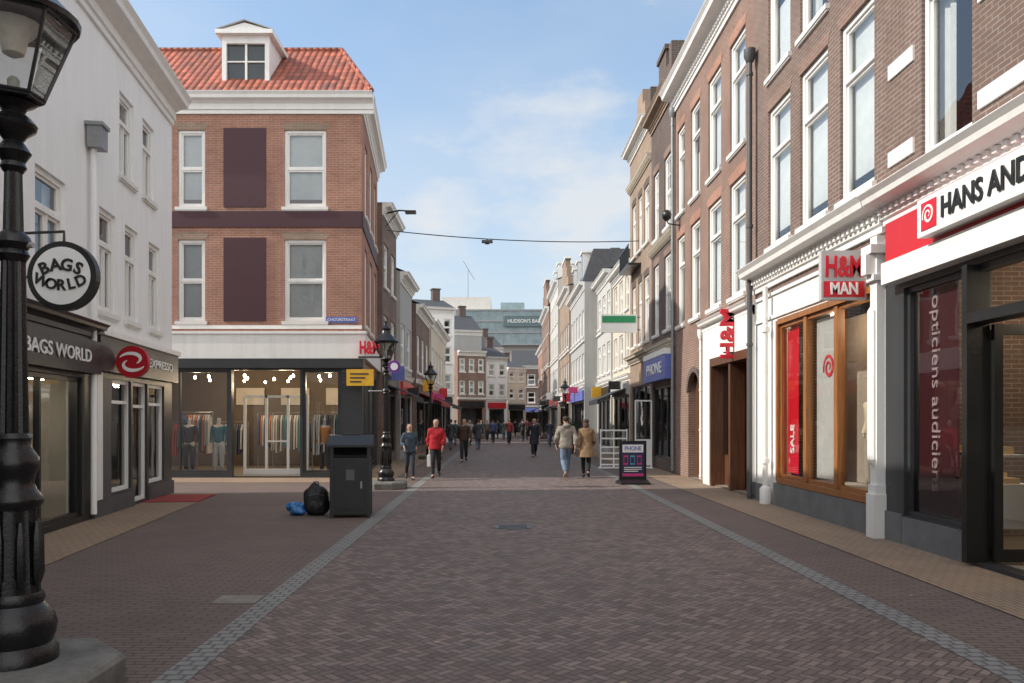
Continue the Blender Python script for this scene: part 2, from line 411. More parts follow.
    def shop(s,u0,u1,v0,v1,fr=None,nd=3,fz=None,hole=True,rec=.1,gm=None):
        fr=fr or ANTH
        if hole: s.holes.append((u0,u1,v0,v1))
        g=G(); t=.07
        g.box(u0,u0+t,rec-.05,rec+.05,v0,v1); g.box(u1-t,u1,rec-.05,rec+.05,v0,v1)
        g.box(u0+t,u1-t,rec-.05,rec+.05,v1-t,v1); g.box(u0+t,u1-t,rec-.05,rec+.05,v0,v0+t)
        zt=v1-(v1-v0)*.2
        if fz: g.box(u0+t,u1-t,rec-.04,rec+.04,zt-.03,zt+.03)
        for i in range(1,nd):
            x=u0+(u1-u0)*i/nd; g.box(x-.025,x+.025,rec-.045,rec+.045,v0+t,v1-t)
        f=g.obj('shop_window',[fr],s.e)
        g=G(); g.poly([(u0+t/2,rec,v0+t/2),(u1-t/2,rec,v0+t/2),(u1-t/2,rec,v1-t/2),(u0+t/2,rec,v1-t/2)]); g.obj('glass',[gm or SGLASS],f)
        return f
# ------------------------------------------------------------------ GROUND
ROADM=herring('street_brick',(.168,.125,.113),(.20,.15,.132),(.065,.054,.05),.068)
SIDEM=brick('pavement_brick',(.175,.13,.115),(.135,.10,.09),(.07,.058,.054),bw=.2,bh=.068,coord='Object',dirt=.45,ms=.008,mul=.5,bst=.8)
TANM=brick('tan_pavement_brick',(.32,.225,.15),(.23,.165,.12),(.11,.09,.075),bw=.2,bh=.065,coord='Object',dirt=.4,ms=.008,rot=R90,mul=.5)
GUTM=brick('grey_cobble',(.25,.245,.235),(.19,.185,.18),(.10,.095,.09),bw=.12,bh=.10,coord='Object',dirt=.4,ms=.012,mul=.4,bst=.8)
g=G(); g.poly([(-400,-60,-.004),(400,-60,-.004),(400,900,-.004),(-400,900,-.004)]); struct(g.obj('ground',[SIDEM]))
def sheet(name,pts,z,m):
    g=G(); g.poly([(x,y,z) for x,y in pts]); return struct(g.obj(name,[m]))
sheet('road',[(-2.0,-15),(3.25,-15),(3.25,130),(-2.0,130)],.0,ROADM)
sheet('gutter',[(-2.2,-15),(-1.98,-15),(-1.98,60),(-2.2,60)],.004,GUTM)
sheet('gutter',[(3.23,-15),(3.45,-15),(3.45,60),(3.23,60)],.004,GUTM)
sheet('pavement',[(4.35,-15),(5.5,-15),(5.5,60),(4.35,60)],.004,TANM)
fx=lambda y:-5.1-.13*y
sheet('pavement',[(fx(-12)-.2,-12),(fx(-12)+1.1,-12),(fx(18.2)+1.1,18.2),(fx(18.2)-.2,18.2)],.004,TANM)
sheet('pavement',[(-14,21.2),(-3.0,21.2),(-3.0,45),(-14,45)],.004,TANM)
g=G(); g.lathe([(.3,.0),(.3,.006)],28,(0,0))
for i in range(-4,5): g.box(-.22,.22,i*.05-.012,i*.05+.012,.006,.010)
top(g.obj('manhole_cover',[DGREY],None,(.2,12.4,.001)),'round dark iron manhole cover set in the brick street','manhole cover')
g=G(); g.box(-.2,.2,-.16,.16,0,.006); g.box(-.14,.14,-.1,.1,.006,.009)
top(g.obj('inspection_cover',[plain('worn_stone',(.2,.185,.16),.8,0,.3,6)],None,(-2.42,7.4,-.002)),'small square pale stone inspection cover in the pavement','manhole cover')
rnd=random.Random(4); g=G()
for i in range(60):
    x,y=rnd.uniform(-6,5.2),rnd.uniform(4.5,20); a=rnd.random()*6.3; r=rnd.uniform(.012,.03)
    g.poly([(x+r*math.cos(a+q),y+r*.6*math.sin(a+q),.008+.006*rnd.random()) for q in (0,1.4,2.9,4.4)])
o=g.obj('fallen_leaves',[plain('dry_leaf',(.35,.28,.16),.8,0,.4,9)]); o['kind']='stuff'; top(o,'scattered pale dry leaves and scraps on the paving','leaves')
# ------------------------------------------------------------------ RIGHT BUILDINGS
RX=5.4
def swirl(c,r,w,y0,y1,mt,parent):
    g=G(); pts=[];ww=[]
    for i in range(40):
        t=i/39; a=math.radians(200-t*620); rr=r*(1-.82*t); pts.append((c[0]+rr*math.cos(a),c[1]+rr*math.sin(a))); ww.append(w*(.35+.65*math.sin(math.pi*min(1,t*1.1+.05))))
    g.ribbon(pts,ww,y0,y1); return g.obj('logo',[mt],parent)
b=B('brown brick building with white bands above red and white shopfront',(RX,11.2,0),-R90,12,10,13,B_BROWN,gf=4.1,gm=ANTH)
wl=[]
for (u0,u1) in ((.95,2.05),(3.7,4.8),(6.4,7.5)):
    for (v0,v1) in ((5.0,8.0),(8.9,11.6)):
        b.win(u0,u1,v0,v1,'hi',cur=random.choice([-1,1,2])); wl.append((u0,u1,v1))
b.lintels(wl,B_RED)
for z in (5.15,6.35,7.55,9.1,10.3):
    for (a,c) in ((.12,.78),(2.2,3.5),(5.0,6.2)): b.box('stone_band',TRIM,(a,c,-.03,.0,z,z+.2))
b.cornice(4.78,.42,.42,0.02,12)
b.box('fascia',RED,(.28,12,-.14,-.002,3.8,4.33))
b.box('awning_case',TRIM,(.28,12,-.2,-.002,3.5,3.79))
b.box('sign_box',LWH,(1.5,4.8,-.34,-.143,3.86,4.31))
text('HANS ANDERS',.34,BLACK,b.e,(3.05,-.352,4.085),bold=.018,width=2.02)
b.box('logo_panel',REDL,(1.6,1.93,-.35,-.342,3.92,4.25))
swirl((1.765,4.085),.125,.015,-.357,-.35,LWH,b.e)
b.shop(.5,1.88,.38,3.42,ANTH,1)
b.holes.append((2.05,3.5,.05,3.42)); b.holes.append((3.7,7.5,.38,3.42)); b.shop(3.7,7.5,.38,3.42,ANTH,2,hole=False)
g=G(); g.box(2.05,2.15,-.12,.14,.05,3.42); g.box(3.4,3.5,-.12,.14,.05,3.42); g.box(2.15,3.4,-.12,.14,2.75,2.87); g.box(2.15,3.4,.02,.14,3.34,3.42)
d=g.obj('door_frame',[BLACK],b.e)
g=G(); g.poly([(2.13,.08,2.85),(3.42,.08,2.85),(3.42,.08,3.34),(2.13,.08,3.34)]); g.obj('glass',[SGLASS],d)
g=G(); g.box(2.16,2.22,.15,1.0,.06,.2); g.box(2.16,2.22,.15,.25,.2,2.74); g.box(2.16,2.22,.9,1.0,.2,2.74); g.box(2.16,2.22,.25,.9,2.62,2.74); dd=g.obj('door',[BLACK],b.e)
g=G(); g.poly([(2.19,.25,.2),(2.19,.9,.2),(2.19,.9,2.62),(2.19,.25,2.62)]); g.obj('glass',[SGLASS],dd)
g=G(); g.lathe([(.015,.9),(.015,1.9)],8,(2.26,.85)); g.obj('handle',[ZINC],dd,smooth=1)
DRED=plain('dark_red_poster',(.05,.007,.011),.5,0,.2)
b.box('poster',DRED,(.6,1.5,.16,.17,.45,3.35))
text('opticiens audiciens',.28,plain('poster_letter',(.42,.30,.30),.5),b.e,(1.02,.15,2.0),rot=(R90,R90,0),bold=.0,width=2.5)
g=G()
for z in (.6,1.0,1.4,1.8,2.2): g.box(1.2,4.5,2.2,2.6,z,z+.04)
for x in (1.2,2.3,3.4,4.46): g.box(x,x+.04,2.19,2.6,.03,2.3)
sh=g.obj('shelf',[LWH],b.e); rnd=random.Random(8)
gm_=[plain('glasses_black',(.02,.02,.02),.3),plain('case_orange',(.5,.22,.06),.5),plain('case_white',(.6,.6,.58),.5),plain('case_red',(.4,.04,.04),.5)]
g=G()
for z in (.64,1.04,1.44,1.84):
    for i in range(15):
        x=1.28+i*.21; 
        if rnd.random()<.85: g.box(x,x+.08+.07*rnd.random(),2.24,2.4,z,z+.05+.12*rnd.random(),rnd.randrange(4))
o=g.obj('display_goods',gm_,sh); o['kind']='stuff'
g=G(); g.box(.55,1.8,.5,.9,.38,.9,0)
for i in range(5): g.box(.62+i*.24,.78+i*.24,.55,.75,.9,.97+.05*(i%2),1)
for i in range(4): g.box(.7+i*.28,.86+i*.28,.52,.7,1.25,1.34,1)
g.box(.6,1.8,.5,.8,1.22,1.25,0)
g.obj('display_counter',[LWH,plain('display_goods',(.5,.3,.12),.5)],b.e)
b.box('inner_wall',plain('shop_interior_grey',(.30,.27,.24),.8),(.3,7.5,2.62,2.67,.1,3.8))
g=G()
for x in (1.3,2.7,3.6,5.0): g.lathe([(.02,3.5),(.05,3.46),(.03,3.42)],8,(x,1.5))
g.obj('ceiling_spot',[BULB],b.e)
shoplight(b.e,(1.5,1.5,3.2),35); shoplight(b.e,(3.2,1.5,3.2),60)
b.box('plinth',BLUEST,(0,.48,-.03,-.002,0,.4),(.5,1.9,-.03,-.002,0,.37),(3.6,12,-.03,-.002,0,.37))
b.finish()
# ---- R2 clothing shop
b=B('brown brick building with white shopfront and wood framed window',(RX,16.94,0),-R90,5.735,10,12.6,B_BROWN,gf=4.2,gm=WHITE)
wl=[]
for (u0,u1) in ((.84,2.06),(2.54,3.76),(4.24,5.4)):
    for (v0,v1) in ((5.1,7.85),(8.5,11.2)):
        b.win(u0,u1,v0,v1,'hi',cur=random.choice([4,1,3,2])); wl.append((u0,u1,v1))
b.lintels(wl,B_RED)
b.cornice(4.8,.42,.5,0,5.735)
b.box('frieze',WHITE,(.1,5.45,-.04,-.002,3.66,3.72),(.1,5.45,-.04,-.002,4.12,4.18),(.1,.16,-.04,-.002,3.73,4.11),(5.38,5.44,-.04,-.002,3.73,4.11))
b.cornice(12.6,.5,.5)
b.shop(1.5,5.42,.55,3.5,WOOD,3,rec=.06)
g=G(); g.box(1.4,1.5,-.05,.1,.5,3.58); g.box(5.42,5.52,-.05,.1,.5,3.58); g.box(1.5,5.42,-.05,.02,3.5,3.6); g.box(1.5,5.42,-.07,.02,.45,.55); g.box(2.74,2.88,-.02,.1,.56,3.49); g.box(4.04,4.18,-.02,.1,.56,3.49)
g.obj('wood_surround',[WOOD],b.e)
b.box('plinth',BLUEST,(1.3,5.4,-.06,-.002,0,.44),(0,.9,-.06,-.002,0,.35))
g=G(); g.box(5.53,5.73,-.12,-.002,.75,4.25); g.box(5.53,5.77,-.18,-.002,0,.62); g.box(5.53,5.75,-.15,-.002,.62,.75); g.box(5.53,5.76,-.18,-.002,3.62,3.7); g.box(5.46,5.77,-.22,-.002,4.0,4.12); g.box(5.55,5.7,-.26,-.12,3.71,3.99)
g.lathe([(.02,1.0),(.08,1.1),(.08,3.2),(.02,3.3)],8,(5.63,-.12)); g.obj('pilaster',[TRIM],b.e)
g=G(); g.lathe([(.055,.1),(.05,4.3)],12,(1.08,-.14)); g.lathe([(.11,.0),(.11,.3),(.06,.36)],12,(1.08,-.14)); g.lathe([(.08,.8),(.08,.9)],12,(1.08,-.14)); g.lathe([(.08,3.4),(.08,3.5)],12,(1.08,-.14)); g.obj('column',[TRIM],b.e,smooth=1)
b.pipe(.12,.0,9.2,.055,DGREY,y=-.15)
b.box('poster',REDL,(1.6,2.15,.12,.13,.66,3.4))
text('SALE',.26,LWH,b.e,(1.88,.11,1.3),rot=(R90,-R90,0),bold=.02)
b.box('poster',plain('pale_poster',(.5,.48,.45),.6,0,.1),(2.98,3.95,.13,.14,.66,3.4))
swirl((3.5,2.55),.22,.03,.115,.125,REDL,b.e)
b.box('display_floor',plain('display_floor',(.5,.45,.38),.6),(1.5,5.5,.24,1.2,.3,.5))
b.box('partition',plain('taupe_panel',(.34,.28,.22),.8),(1.5,5.5,1.25,1.3,.5,3.6))
g=G()
for x in (2.3,4.0,4.9): g.lathe([(.02,3.62),(.05,3.58),(.03,3.54)],8,(x,.7))
g.obj('ceiling_spot',[BULB],b.e)
shoplight(b.e,(4.9,.55,3.3),28); shoplight(b.e,(2.4,.7,3.3),18)
b.finish()
# ---- R3
b=B('tall red brown brick building with white windows and ground floor',(RX,24.7,0),-R90,7.76,10,11.7,B_RED,gf=3.9)
wl=[]
for (u0,u1) in ((.35,1.3),(2.05,3.1),(3.95,5.15),(5.9,7.1)):
    for (v0,v1) in ((4.5,7.15),(7.85,10.4)):
        b.win(u0,u1,v0,v1,'hi',cur=random.choice([0,3,2,4])); wl.append((u0,u1,v1))
b.lintels(wl,B_ORANGE,.22)
b.cornice(11.7,.5,.6,dent=True)
b.box('ground_floor_cladding',WHITE,(3.7,4.45,-.08,-.002,0,4.1),(7.66,7.76,-.08,-.002,0,4.1),(4.45,7.66,-.08,-.002,3.2,4.1))
b.cornice(4.2,.25,.3,3.65,7.76,dent=False,name='ledge')
b.holes.append((4.45,7.66,.02,3.2)); b.holes.append((1.75,3.1,.02,3.0))
g=G(); g.box(4.45,4.6,-.1,.3,.02,3.2); g.box(7.5,7.66,-.1,.3,.02,3.2); g.box(4.6,7.5,-.1,.3,3.0,3.2); g.box(5.95,6.1,-.05,.3,.02,3.0); g.box(4.6,5.95,.25,.3,.03,.8)
g.box(6.1,7.5,.9,.95,.03,3.0)
df=g.obj('door_surround',[DWOOD],b.e)
g=G(); g.poly([(4.6,.2,.8),(5.95,.2,.8),(5.95,.2,3),(4.6,.2,3)]); g.obj('glass',[SGLASS],df)
g=G(); pts=[]
for i in range(13):
    a=math.pi*i/12; pts.append((2.425-.675*math.cos(a),2.45+.55*math.sin(a)))
for i in range(12):
    (x0,z0),(x1,z1)=pts[i],pts[i+1]; k=1.28
    X=lambda x:2.425+(x-2.425)*k
    Z=lambda z:2.45+(z-2.45)*k
    g.poly([(x0,-.03,z0),(x1,-.03,z1),(X(x1),-.03,Z(z1)),(X(x0),-.03,Z(z0))])
    g.poly([(x0,-.03,z0),(x1,-.03,z1),(x1,.1,z1),(x0,.1,z0)])
    g.poly([(x0,-.005,z0),(x1,-.005,z1),(x1,-.005,3.02),(x0,-.005,3.02)])
g.obj('arch',[B_DARK],b.e)
b.box('door',DWOOD,(1.75,3.1,.2,.25,.03,2.9))
b.pipe(.08,.1,11.0,.05,ZINC); b.pipe(3.55,.1,3.8,.04,TRIM)
b.finish()
g=G(); g.tube([(0,0,0),(-.35,0,.05),(-.4,0,.15)],.02); g.lathe([(.02,.12),(.12,.2),(.15,.32),(.1,.43),(.02,.47)],14,(-.4,0))
top(g.obj('wall_lantern',[BLACK],None,(RX,24.0,7.5),smooth=1),'black wall lantern on a curved bracket above the street','lamp')
def upper(b,cols,rows,style='sash',lint=None,fm=None):
    wl=[]
    for u0,u1 in cols:
        for v0,v1 in rows:
            b.win(u0,u1,v0,v1,style,fm=fm); wl.append((u0,u1,v1))
    if lint: b.lintels(wl,lint)
BLU=plain('blue_fascia',(.13,.17,.50),.4); PINK=plain('pink_sign',(.6,.05,.2),.4); GRN=plain('green_sign',(.03,.3,.12),.4)
b=B('dark brick house with ornate gable and tall chimney',(RX,28.5,0),-R90,3.79,9,12.2,B_DARK,gf=3.8)
upper(b,[(.4,1.3),(2.2,3.2)],[(4.6,7.0),(7.9,10.2)],'grid',B_RED)
b.cornice(12.2,.4,.45,m=B_TAN); b.cornice(7.6,.2,.22,m=CREAM,name='string_course'); b.cornice(4.2,.25,.25,m=CREAM,name='ledge')
b.shop(.3,3.5,.4,2.8,BLACK,3); b.box('fascia',BLU,(.1,3.72,-.3,-.002,2.95,3.72)); b.box('fascia_trim',LWH,(.1,3.72,-.32,-.002,3.723,3.9))
text('PHONE',.5,LWH,b.e,(1.95,-.31,3.33),bold=.01,width=2.5)
g=G(); g.extr([(.0,12.2),(0,13.1),(.3,13.1),(.3,12.2)],.9,2.9); g.extr([(.0,13.1),(0,13.7),(.3,13.7),(.3,13.1)],1.3,2.5); g.box(.0,.35,-.1,.3,12.2,13.4); g.box(3.4,3.79,-.1,.3,12.2,13.4); g.box(1.2,2.6,-.06,.36,13.7,13.85); g.obj('gable',[B_DARK],b.e)
g=G(); g.box(2.7,3.5,1.5,2.3,12.2,14.6); g.box(2.62,3.58,1.42,2.38,14.6,14.75); g.lathe([(.14,14.75),(.11,15.15)],10,(2.95,1.9)); g.lathe([(.14,14.75),(.11,15.15)],10,(3.25,1.9)); g.obj('chimney',[B_DARK],b.e)
b.finish()
b=B('narrow old brick house with iron balcony and carved stone trim',(RX,33.2,0),-R90,4.69,9,12.6,B_TAN,gf=3.8)
upper(b,[(.5,1.4),(1.95,2.75),(3.2,4.2)],[(4.6,7.0),(8.2,10.3)],'T',B_DARK)
b.cornice(12.6,.4,.4); b.cornice(11.2,.2,.25,m=CREAM,name='string_course'); b.cornice(4.2,.3,.3,m=CREAM,name='ledge')
b.shop(.3,4.4,.4,3.0,DGREY,3)
g=G(); g.box(.3,2.6,-.5,-.002,7.6,7.68); g.box(.3,2.6,-.5,-.47,8.35,8.4)
for i in range(17): x=.32+i*.14; g.box(x,x+.02,-.495,-.475,7.68,8.35)
g.obj('balcony',[BLACK],b.e)
g=G(); g.extr([(0,12.6),(0,13.6),(.3,13.6),(.3,12.6)],1.2,3.4); g.extr([(0,13.6),(0,14.2),(.3,14.2),(.3,13.6)],1.7,2.9); g.obj('gable',[B_TAN],b.e)
g=G(); g.box(.2,1.0,2,2.7,12.6,14.4); g.box(.12,1.08,1.92,2.78,14.4,14.52); g.obj('chimney',[B_DARK],b.e)
b.finish()
def gabroof(b,m,ridge,ov=.25,d=None):
    d=d or b.D; g=G(); H=b.H; g.poly([(0,-ov,H),(b.W,-ov,H),(b.W,d/2,ridge),(0,d/2,ridge)]); g.poly([(0,d,H),(b.W,d,H),(b.W,d/2,ridge),(0,d/2,ridge)]); g.obj('roof',[m],b.e)
    for x in (.004,b.W-.004):
        g=G(); g.poly([(x,0,H),(x,d,H),(x,d/2,ridge)]); g.obj('gable_wall',[b.wm],b.e)
def rows_house(label,loc,rot,W,D,H,m,cols,rows,style='sash',roof=None,ridge=0,fas=None,cm=None,lint=None,frm=None,dormer=False,shop=True,awn=None,chim=True,mansard=0,fg=0):
    b=B(label,loc,rot,W,D,H,m,gf=3.4)
    cw=W/cols
    upper(b,[(cw*i+cw*.2,cw*i+cw*.8) for i in range(cols)],rows,style,lint)
    b.cornice(H,.4,.45,m=cm,dent=W<8)
    b.cornice(3.62,.15,.2,m=TRIM,dent=False,name='ledge')
    if rows and len(rows)>1 and W>5: b.cornice(rows[1][0]-.25,.08,.14,m=cm,dent=False,name='string_course')
    if shop:
        b.shop(.3,W-.3,.35,2.7,frm or BLACK,cols)
        b.box('fascia',fas or BLACK,(.15,W-.15,-.12,-.002,2.75,3.3))
    if roof and not mansard: gabroof(b,roof,ridge)
    if mansard:
        g=G(); z1=H+mansard; q=.55
        a=[(0,-.1,H+.01),(W,-.1,H+.01),(W,D,H+.01),(0,D,H+.01)]; c=[(q,q,z1),(W-q,q,z1),(W-q,D-q,z1),(q,D-q,z1)]
        for i in range(4): g.poly([a[i],a[(i+1)%4],c[(i+1)%4],c[i]])
        g.poly(c); g.obj('roof',[roof],b.e); ridge=z1
        for x in (W*.2,W*.5,W*.8):
            g=G(); g.box(x-.5,x+.5,.05,1.0,H+.2,z1-.1); g.box(x-.6,x+.6,-.05,1.1,z1-.1,z1); do=g.obj('dormer',[TRIM],b.e)
            g=G(); g.poly([(x-.38,.04,H+.3),(x+.38,.04,H+.3),(x+.38,.04,z1-.2),(x-.38,.04,z1-.2)]); g.obj('dormer_glass',[DPANE],do)
    if fg:
        g=G(); z=H+.01
        for k,(w_,h_) in enumerate(((.42,.4),(.30,.38),(.17,.35))):
            g.box(W/2-W*w_,W/2+W*w_,-.02-.004*k,.3,z,z+h_*fg); z+=h_*fg
        g.obj('gable',[m],b.e); b.box('gable_cap',TRIM,(W/2-W*.2,W/2+W*.2,-.08,.36,z+.001,z+.12))
    if chim and roof:
        g=G(); x=W*.8; g.box(x-.3,x+.3,D/2-.3,D/2+.3,ridge-.6,ridge+.8); g.box(x-.36,x+.36,D/2-.36,D/2+.36,ridge+.8,ridge+.9); g.obj('chimney',[B_DARK],b.e)
    if awn:
        g=G(); g.extr([(-.13,3.0),(-1.2,2.55),(-1.2,2.35),(-1.18,2.35),(-1.18,2.53),(-.13,2.95)],.4,W-.4); g.obj('awning',[awn],b.e)
    if dormer:
        for x in ([W/2] if W<6 else [W*.28,W*.68]):
            g=G(); g.box(x-.7,x+.7,.2,2.4,H,H+1.6); g.box(x-.8,x+.8,.1,2.4,H+1.6,H+1.75); do=g.obj('dormer',[TRIM],b.e)
            g=G(); g.poly([(x-.5,.19,H+.3),(x+.5,.19,H+.3),(x+.5,.19,H+1.4),(x-.5,.19,H+1.4)]); g.obj('dormer_glass',[DPANE],do)
    b.finish(); return b
RR=lambda a,h,n:[(a+i*h,a+i*h+h*.6) for i in range(n)]
DAWN=plain('dark_awning',(.03,.03,.035),.8); RAWN=plain('red_awning',(.3,.03,.03),.8)
PALEG=painted('pale_grey_plaster',(.52,.51,.48),.5,.8)
rows_house('cream plastered house with white cornice and dark shopfront',(5.4,38.2,0),-R90,5,9,8.4,CREAM,3,RR(4,2.4,2),'sash',SLATE,9.5,GREYP,awn=DAWN)
rows_house('pale grey plastered house beside a shop',(5.3,43.5,0),-R90,5.3,9,8.9,PALEG,3,RR(4,2.5,2),'T',SLATE,10,BLACK)
rows_house('grey corner building with steep dark slate mansard roof',(4.6,52,0),-R90,8.5,9,9.2,GREYP,5,RR(3.9,2.4,2),'sash',SLATE,0,BLU,mansard=1.9)
rows_house('tan brick row house with stepped gable and white windows',(4.5,60,0),-R90,8,9,10.4,B_TAN,5,RR(4,2.5,2),'sash',SLATE,12,LWH,awn=DAWN,fg=2.0)
rows_house('pale row house with tall windows above shops',(4.35,69,0),-R90,9,9,12.2,PALEG,5,RR(4,2.6,2)+[(9.1,10.8)],'T',SLATE,14,RED,dormer=True)
rows_house('dark brick gabled house far down the street',(4.2,80,0),-R90,11,9,11.5,B_RED,6,RR(4,2.6,2)+[(9.2,10.6)],'sash',SLATE,14,BLACK,awn=DAWN,fg=2.5)
rows_house('orange brick house far down the street',(4.4,92,0),-R90,12,9,9.2,B_ORANGE,5,RR(4,2.2,2),'sash',TILE,12,LWH)
# ------------------------------------------------------------------ LEFT WHITE BUILDINGS
TH=math.atan(.13); LR=R90+TH
def lp(Y): return (fx(Y),Y,0)
cs=math.cos(TH)
def U(Y,Y0): return (Y-Y0)/cs
Y0=-8; W=U(13.42,Y0)
b=B('white plastered building with black leather goods shopfront',lp(Y0),LR,W,10,8.9,PLAST,gf=3.1,gm=BLACK)
for (a,c) in ((11.3,12.35),(8.6,9.7),(5.5,6.6)): b.win(U(a,Y0),U(c,Y0),3.65,5.3,'T')
for (a,c) in ((5.5,6.6),(2.5,3.6)): b.win(U(a,Y0),U(c,Y0),6.2,7.75,'T')
b.cornice(8.95,.45,.6,dent=False)
b.cornice(3.25,.3,.28,m=ANTH,dent=False,name='canopy')
b.box('fascia',BLACK,(0,W-.02,-.16,-.002,2.42,2.96))
text('BAGS WORLD',.28,LWH,b.e,(U(11.75,Y0),-.172,2.68),bold=.012,width=2.35)
text('BAGS WORLD',.28,LWH,b.e,(U(7.0,Y0),-.172,2.68),bold=.012,width=2.35)
b.shop(U(10.2,Y0),U(13.0,Y0),.1,2.35,BLACK,2); b.shop(U(5.5,Y0),U(9.9,Y0),.3,2.35,BLACK,3)
bagm=[plain('tan_leather',(.25,.12,.06),.5),plain('teal_leather',(.04,.14,.2),.5),plain('black_leather',(.02,.02,.02),.4),plain('red_leather',(.3,.03,.03),.4)]
def bag(parent,x,y,z,m):
    g=G(); g.extr([(y,z),(y+.02,z+.2),(y+.12,z+.2),(y+.15,z)],x,x+.25); g.tube([(x+.05,y+.07,z+.2),(x+.08,y+.07,z+.33),(x+.17,y+.07,z+.33),(x+.2,y+.07,z+.2)],.01,6); g.obj('handbag',[m],parent)
for r_ in range(4):
    b.box('shelf',LWH,(U(8.9,Y0),U(13.1,Y0),.75,1.15,.5+r_*.45,.53+r_*.45))
    for i in range(11):
        bag(b.e,U(9.0,Y0)+i*.37,.85,.535+r_*.45,bagm[(i*3+r_*2)%4])
b.box('display_back',plain('pale_display',(.25,.235,.21),.8),(U(8.9,Y0),U(13.2,Y0),1.2,1.25,.05,2.4))
b.box('light_strip',BULB,(U(10.5,Y0),U(12.8,Y0),.5,.53,2.29,2.31))
g=G(); g.lathe([(.05,.1),(.05,6.2)],10,(W-.17,-.09)); g.obj('drainpipe',[PLAST],b.e,smooth=1)
g=G(); g.box(W-.32,W-.02,-.26,-.03,6.15,6.5); g.box(W-.35,W-.0,-.29,-.01,6.5,6.56); g.obj('hopper_box',[ZINC],b.e)
b.finish()
Y0=13.42; W=U(18.2,Y0)
b=B('white plastered corner house with dark grey shopfront',lp(Y0),LR,W,4.5,8.9,PLAST,gf=3.15,gm=ANTH)
for (a,c) in ((13.75,14.55),(15.05,15.8),(16.5,17.25)): b.win(U(a,Y0),U(c,Y0),3.55,5.35,'T')
for (a,c) in ((14.75,15.55),(16.1,16.85)): b.win(U(a,Y0),U(c,Y0),6.2,7.75,'T')
b.cornice(8.95,.45,.6,u1=W,dent=False)
b.box('fascia',ANTH,(0,W,-.14,-.002,2.5,3.1))
b.box('fascia_trim',TRIM,(0,W,-.2,-.002,3.103,3.2))
text('EXPRESSO',.24,LWH,b.e,(W*.72,-.15,2.8),width=1.7)
b.shop(U(14.3,Y0),U(15.4,Y0),.35,2.4,TRIM,1,fz=1)
b.shop(U(15.5,Y0),U(16.4,Y0),.06,2.4,TRIM,1,fz=1)
b.shop(U(16.5,Y0),U(17.6,Y0),.35,2.4,TRIM,1,fz=1)
b.box('pilaster',TRIM,(U(13.5,Y0),U(13.75,Y0),-.06,-.002,.3,2.48))
b.box('display_back',plain('pale_display2',(.3,.3,.28),.8),(U(14.2,Y0),U(15.4,Y0),.6,.62,.4,2.3),(U(16.5,Y0),U(17.6,Y0),.6,.62,.4,1.6))
b.box('wall_panel',DGREY,(U(13.85,Y0),U(14.25,Y0),-.03,-.002,.2,2.4))
b.box('plinth',DGREY,(0,U(15.45,Y0),-.05,-.002,0,.3),(U(16.45,Y0),W,-.05,-.002,0,.3))
b.finish()
g=G(); g.box(-.55,.55,-.8,.8,0,.012); top(g.obj('doormat',[plain('red_mat',(.26,.03,.03),.95,bm=.5)],None,(-6.75,16.9,.006),TH),'flat red doormat in front of a shop entrance','doormat')
# ------------------------------------------------------------------ L2 corner brick building
b=B('orange brick corner building with red roof and dark painted panels',(-12.5,23,0),0,8.53,6.5,10.9,B_ORANGE,gf=3.9,gm=ANTH)
wl=[]
for (u0,u1) in ((3.24,4.02),(6.3,7.5),(1.0,2.2)):
    for (v0,v1) in ((4.5,6.85),(7.78,10.0)):
        b.win(u0,u1,v0,v1,'sash',cur=(0 if v0<5 else 4) if u0>3 else None); wl.append((u0,u1,v1))
b.lintels(wl,B_TAN,.18)
b.box('painted_panel',PURPLE,(4.56,5.77,-.03,-.002,4.5,6.9)); b.box('painted_panel',PURPLE,(4.56,5.77,-.03,-.002,7.78,10.05))
b.box('painted_band',PURPLE,(0,8.53,-.035,-.002,7.2,7.66))
b.cornice(11.0,.36,.55,0,8.87,dent=False)
b.box('stone_band',TRIM,(0,8.53,-.04,-.002,4.28,4.38))
b.box('fascia',WHITE,(0,8.65,-.16,-.002,3.42,4.12)); b.box('fascia_trim',TRIM,(0,8.68,-.2,-.002,4.123,4.2)); b.box('canopy',ANTH,(0,8.6,-.18,-.002,3.15,3.415))
b.shop(.4,4.7,.14,3.1,ANTH,3)
b.holes.append((4.78,6.75,.03,3.1)); b.shop(6.83,7.9,.14,3.1,ANTH,1)
g=G()
for x in (4.8,5.45,6.1,6.68): g.box(x,x+.07,1.0,1.08,.03,2.4)
g.box(4.87,6.68,1.0,1.08,2.33,2.4); g.box(4.87,5.45,1.01,1.07,.03,.2); g.box(6.17,6.68,1.01,1.07,.03,.2); g.box(5.52,6.1,1.01,1.07,.03,.2); g.box(5.52,6.1,1.01,1.07,1.0,1.05)
do=g.obj('entrance_door',[TRIM],b.e); g=G(); g.poly([(4.8,1.04,.05),(6.7,1.04,.05),(6.7,1.04,2.35),(4.8,1.04,2.35)]); g.obj('glass',[SGLASS],do)
b.box('corner_pillar',ANTH,(7.95,8.56,-.08,-.002,0,3.14))
b.box('shop_wall',plain('shop_wall_warm',(.13,.10,.075),.8),(.1,7.9,5.6,5.65,.03,3.6))
g=G()
SP=[(2.6,.8),(3.2,1.4),(3.8,.9),(4.6,2.0),(5.3,2.5),(6.0,1.8),(7.1,.9),(7.6,1.6),(5.0,.5),(6.4,.6),(3.0,3.2),(4.0,3.6),(5.4,3.8),(6.6,3.3),(7.3,4.2),(4.4,4.6),(2.8,.45),(7.5,.5)]
for (x,y) in SP: g.lathe([(.01,3.02),(.04,2.97),(.025,2.92)],8,(x,y))
g.obj('ceiling_spot',[BULB],b.e)
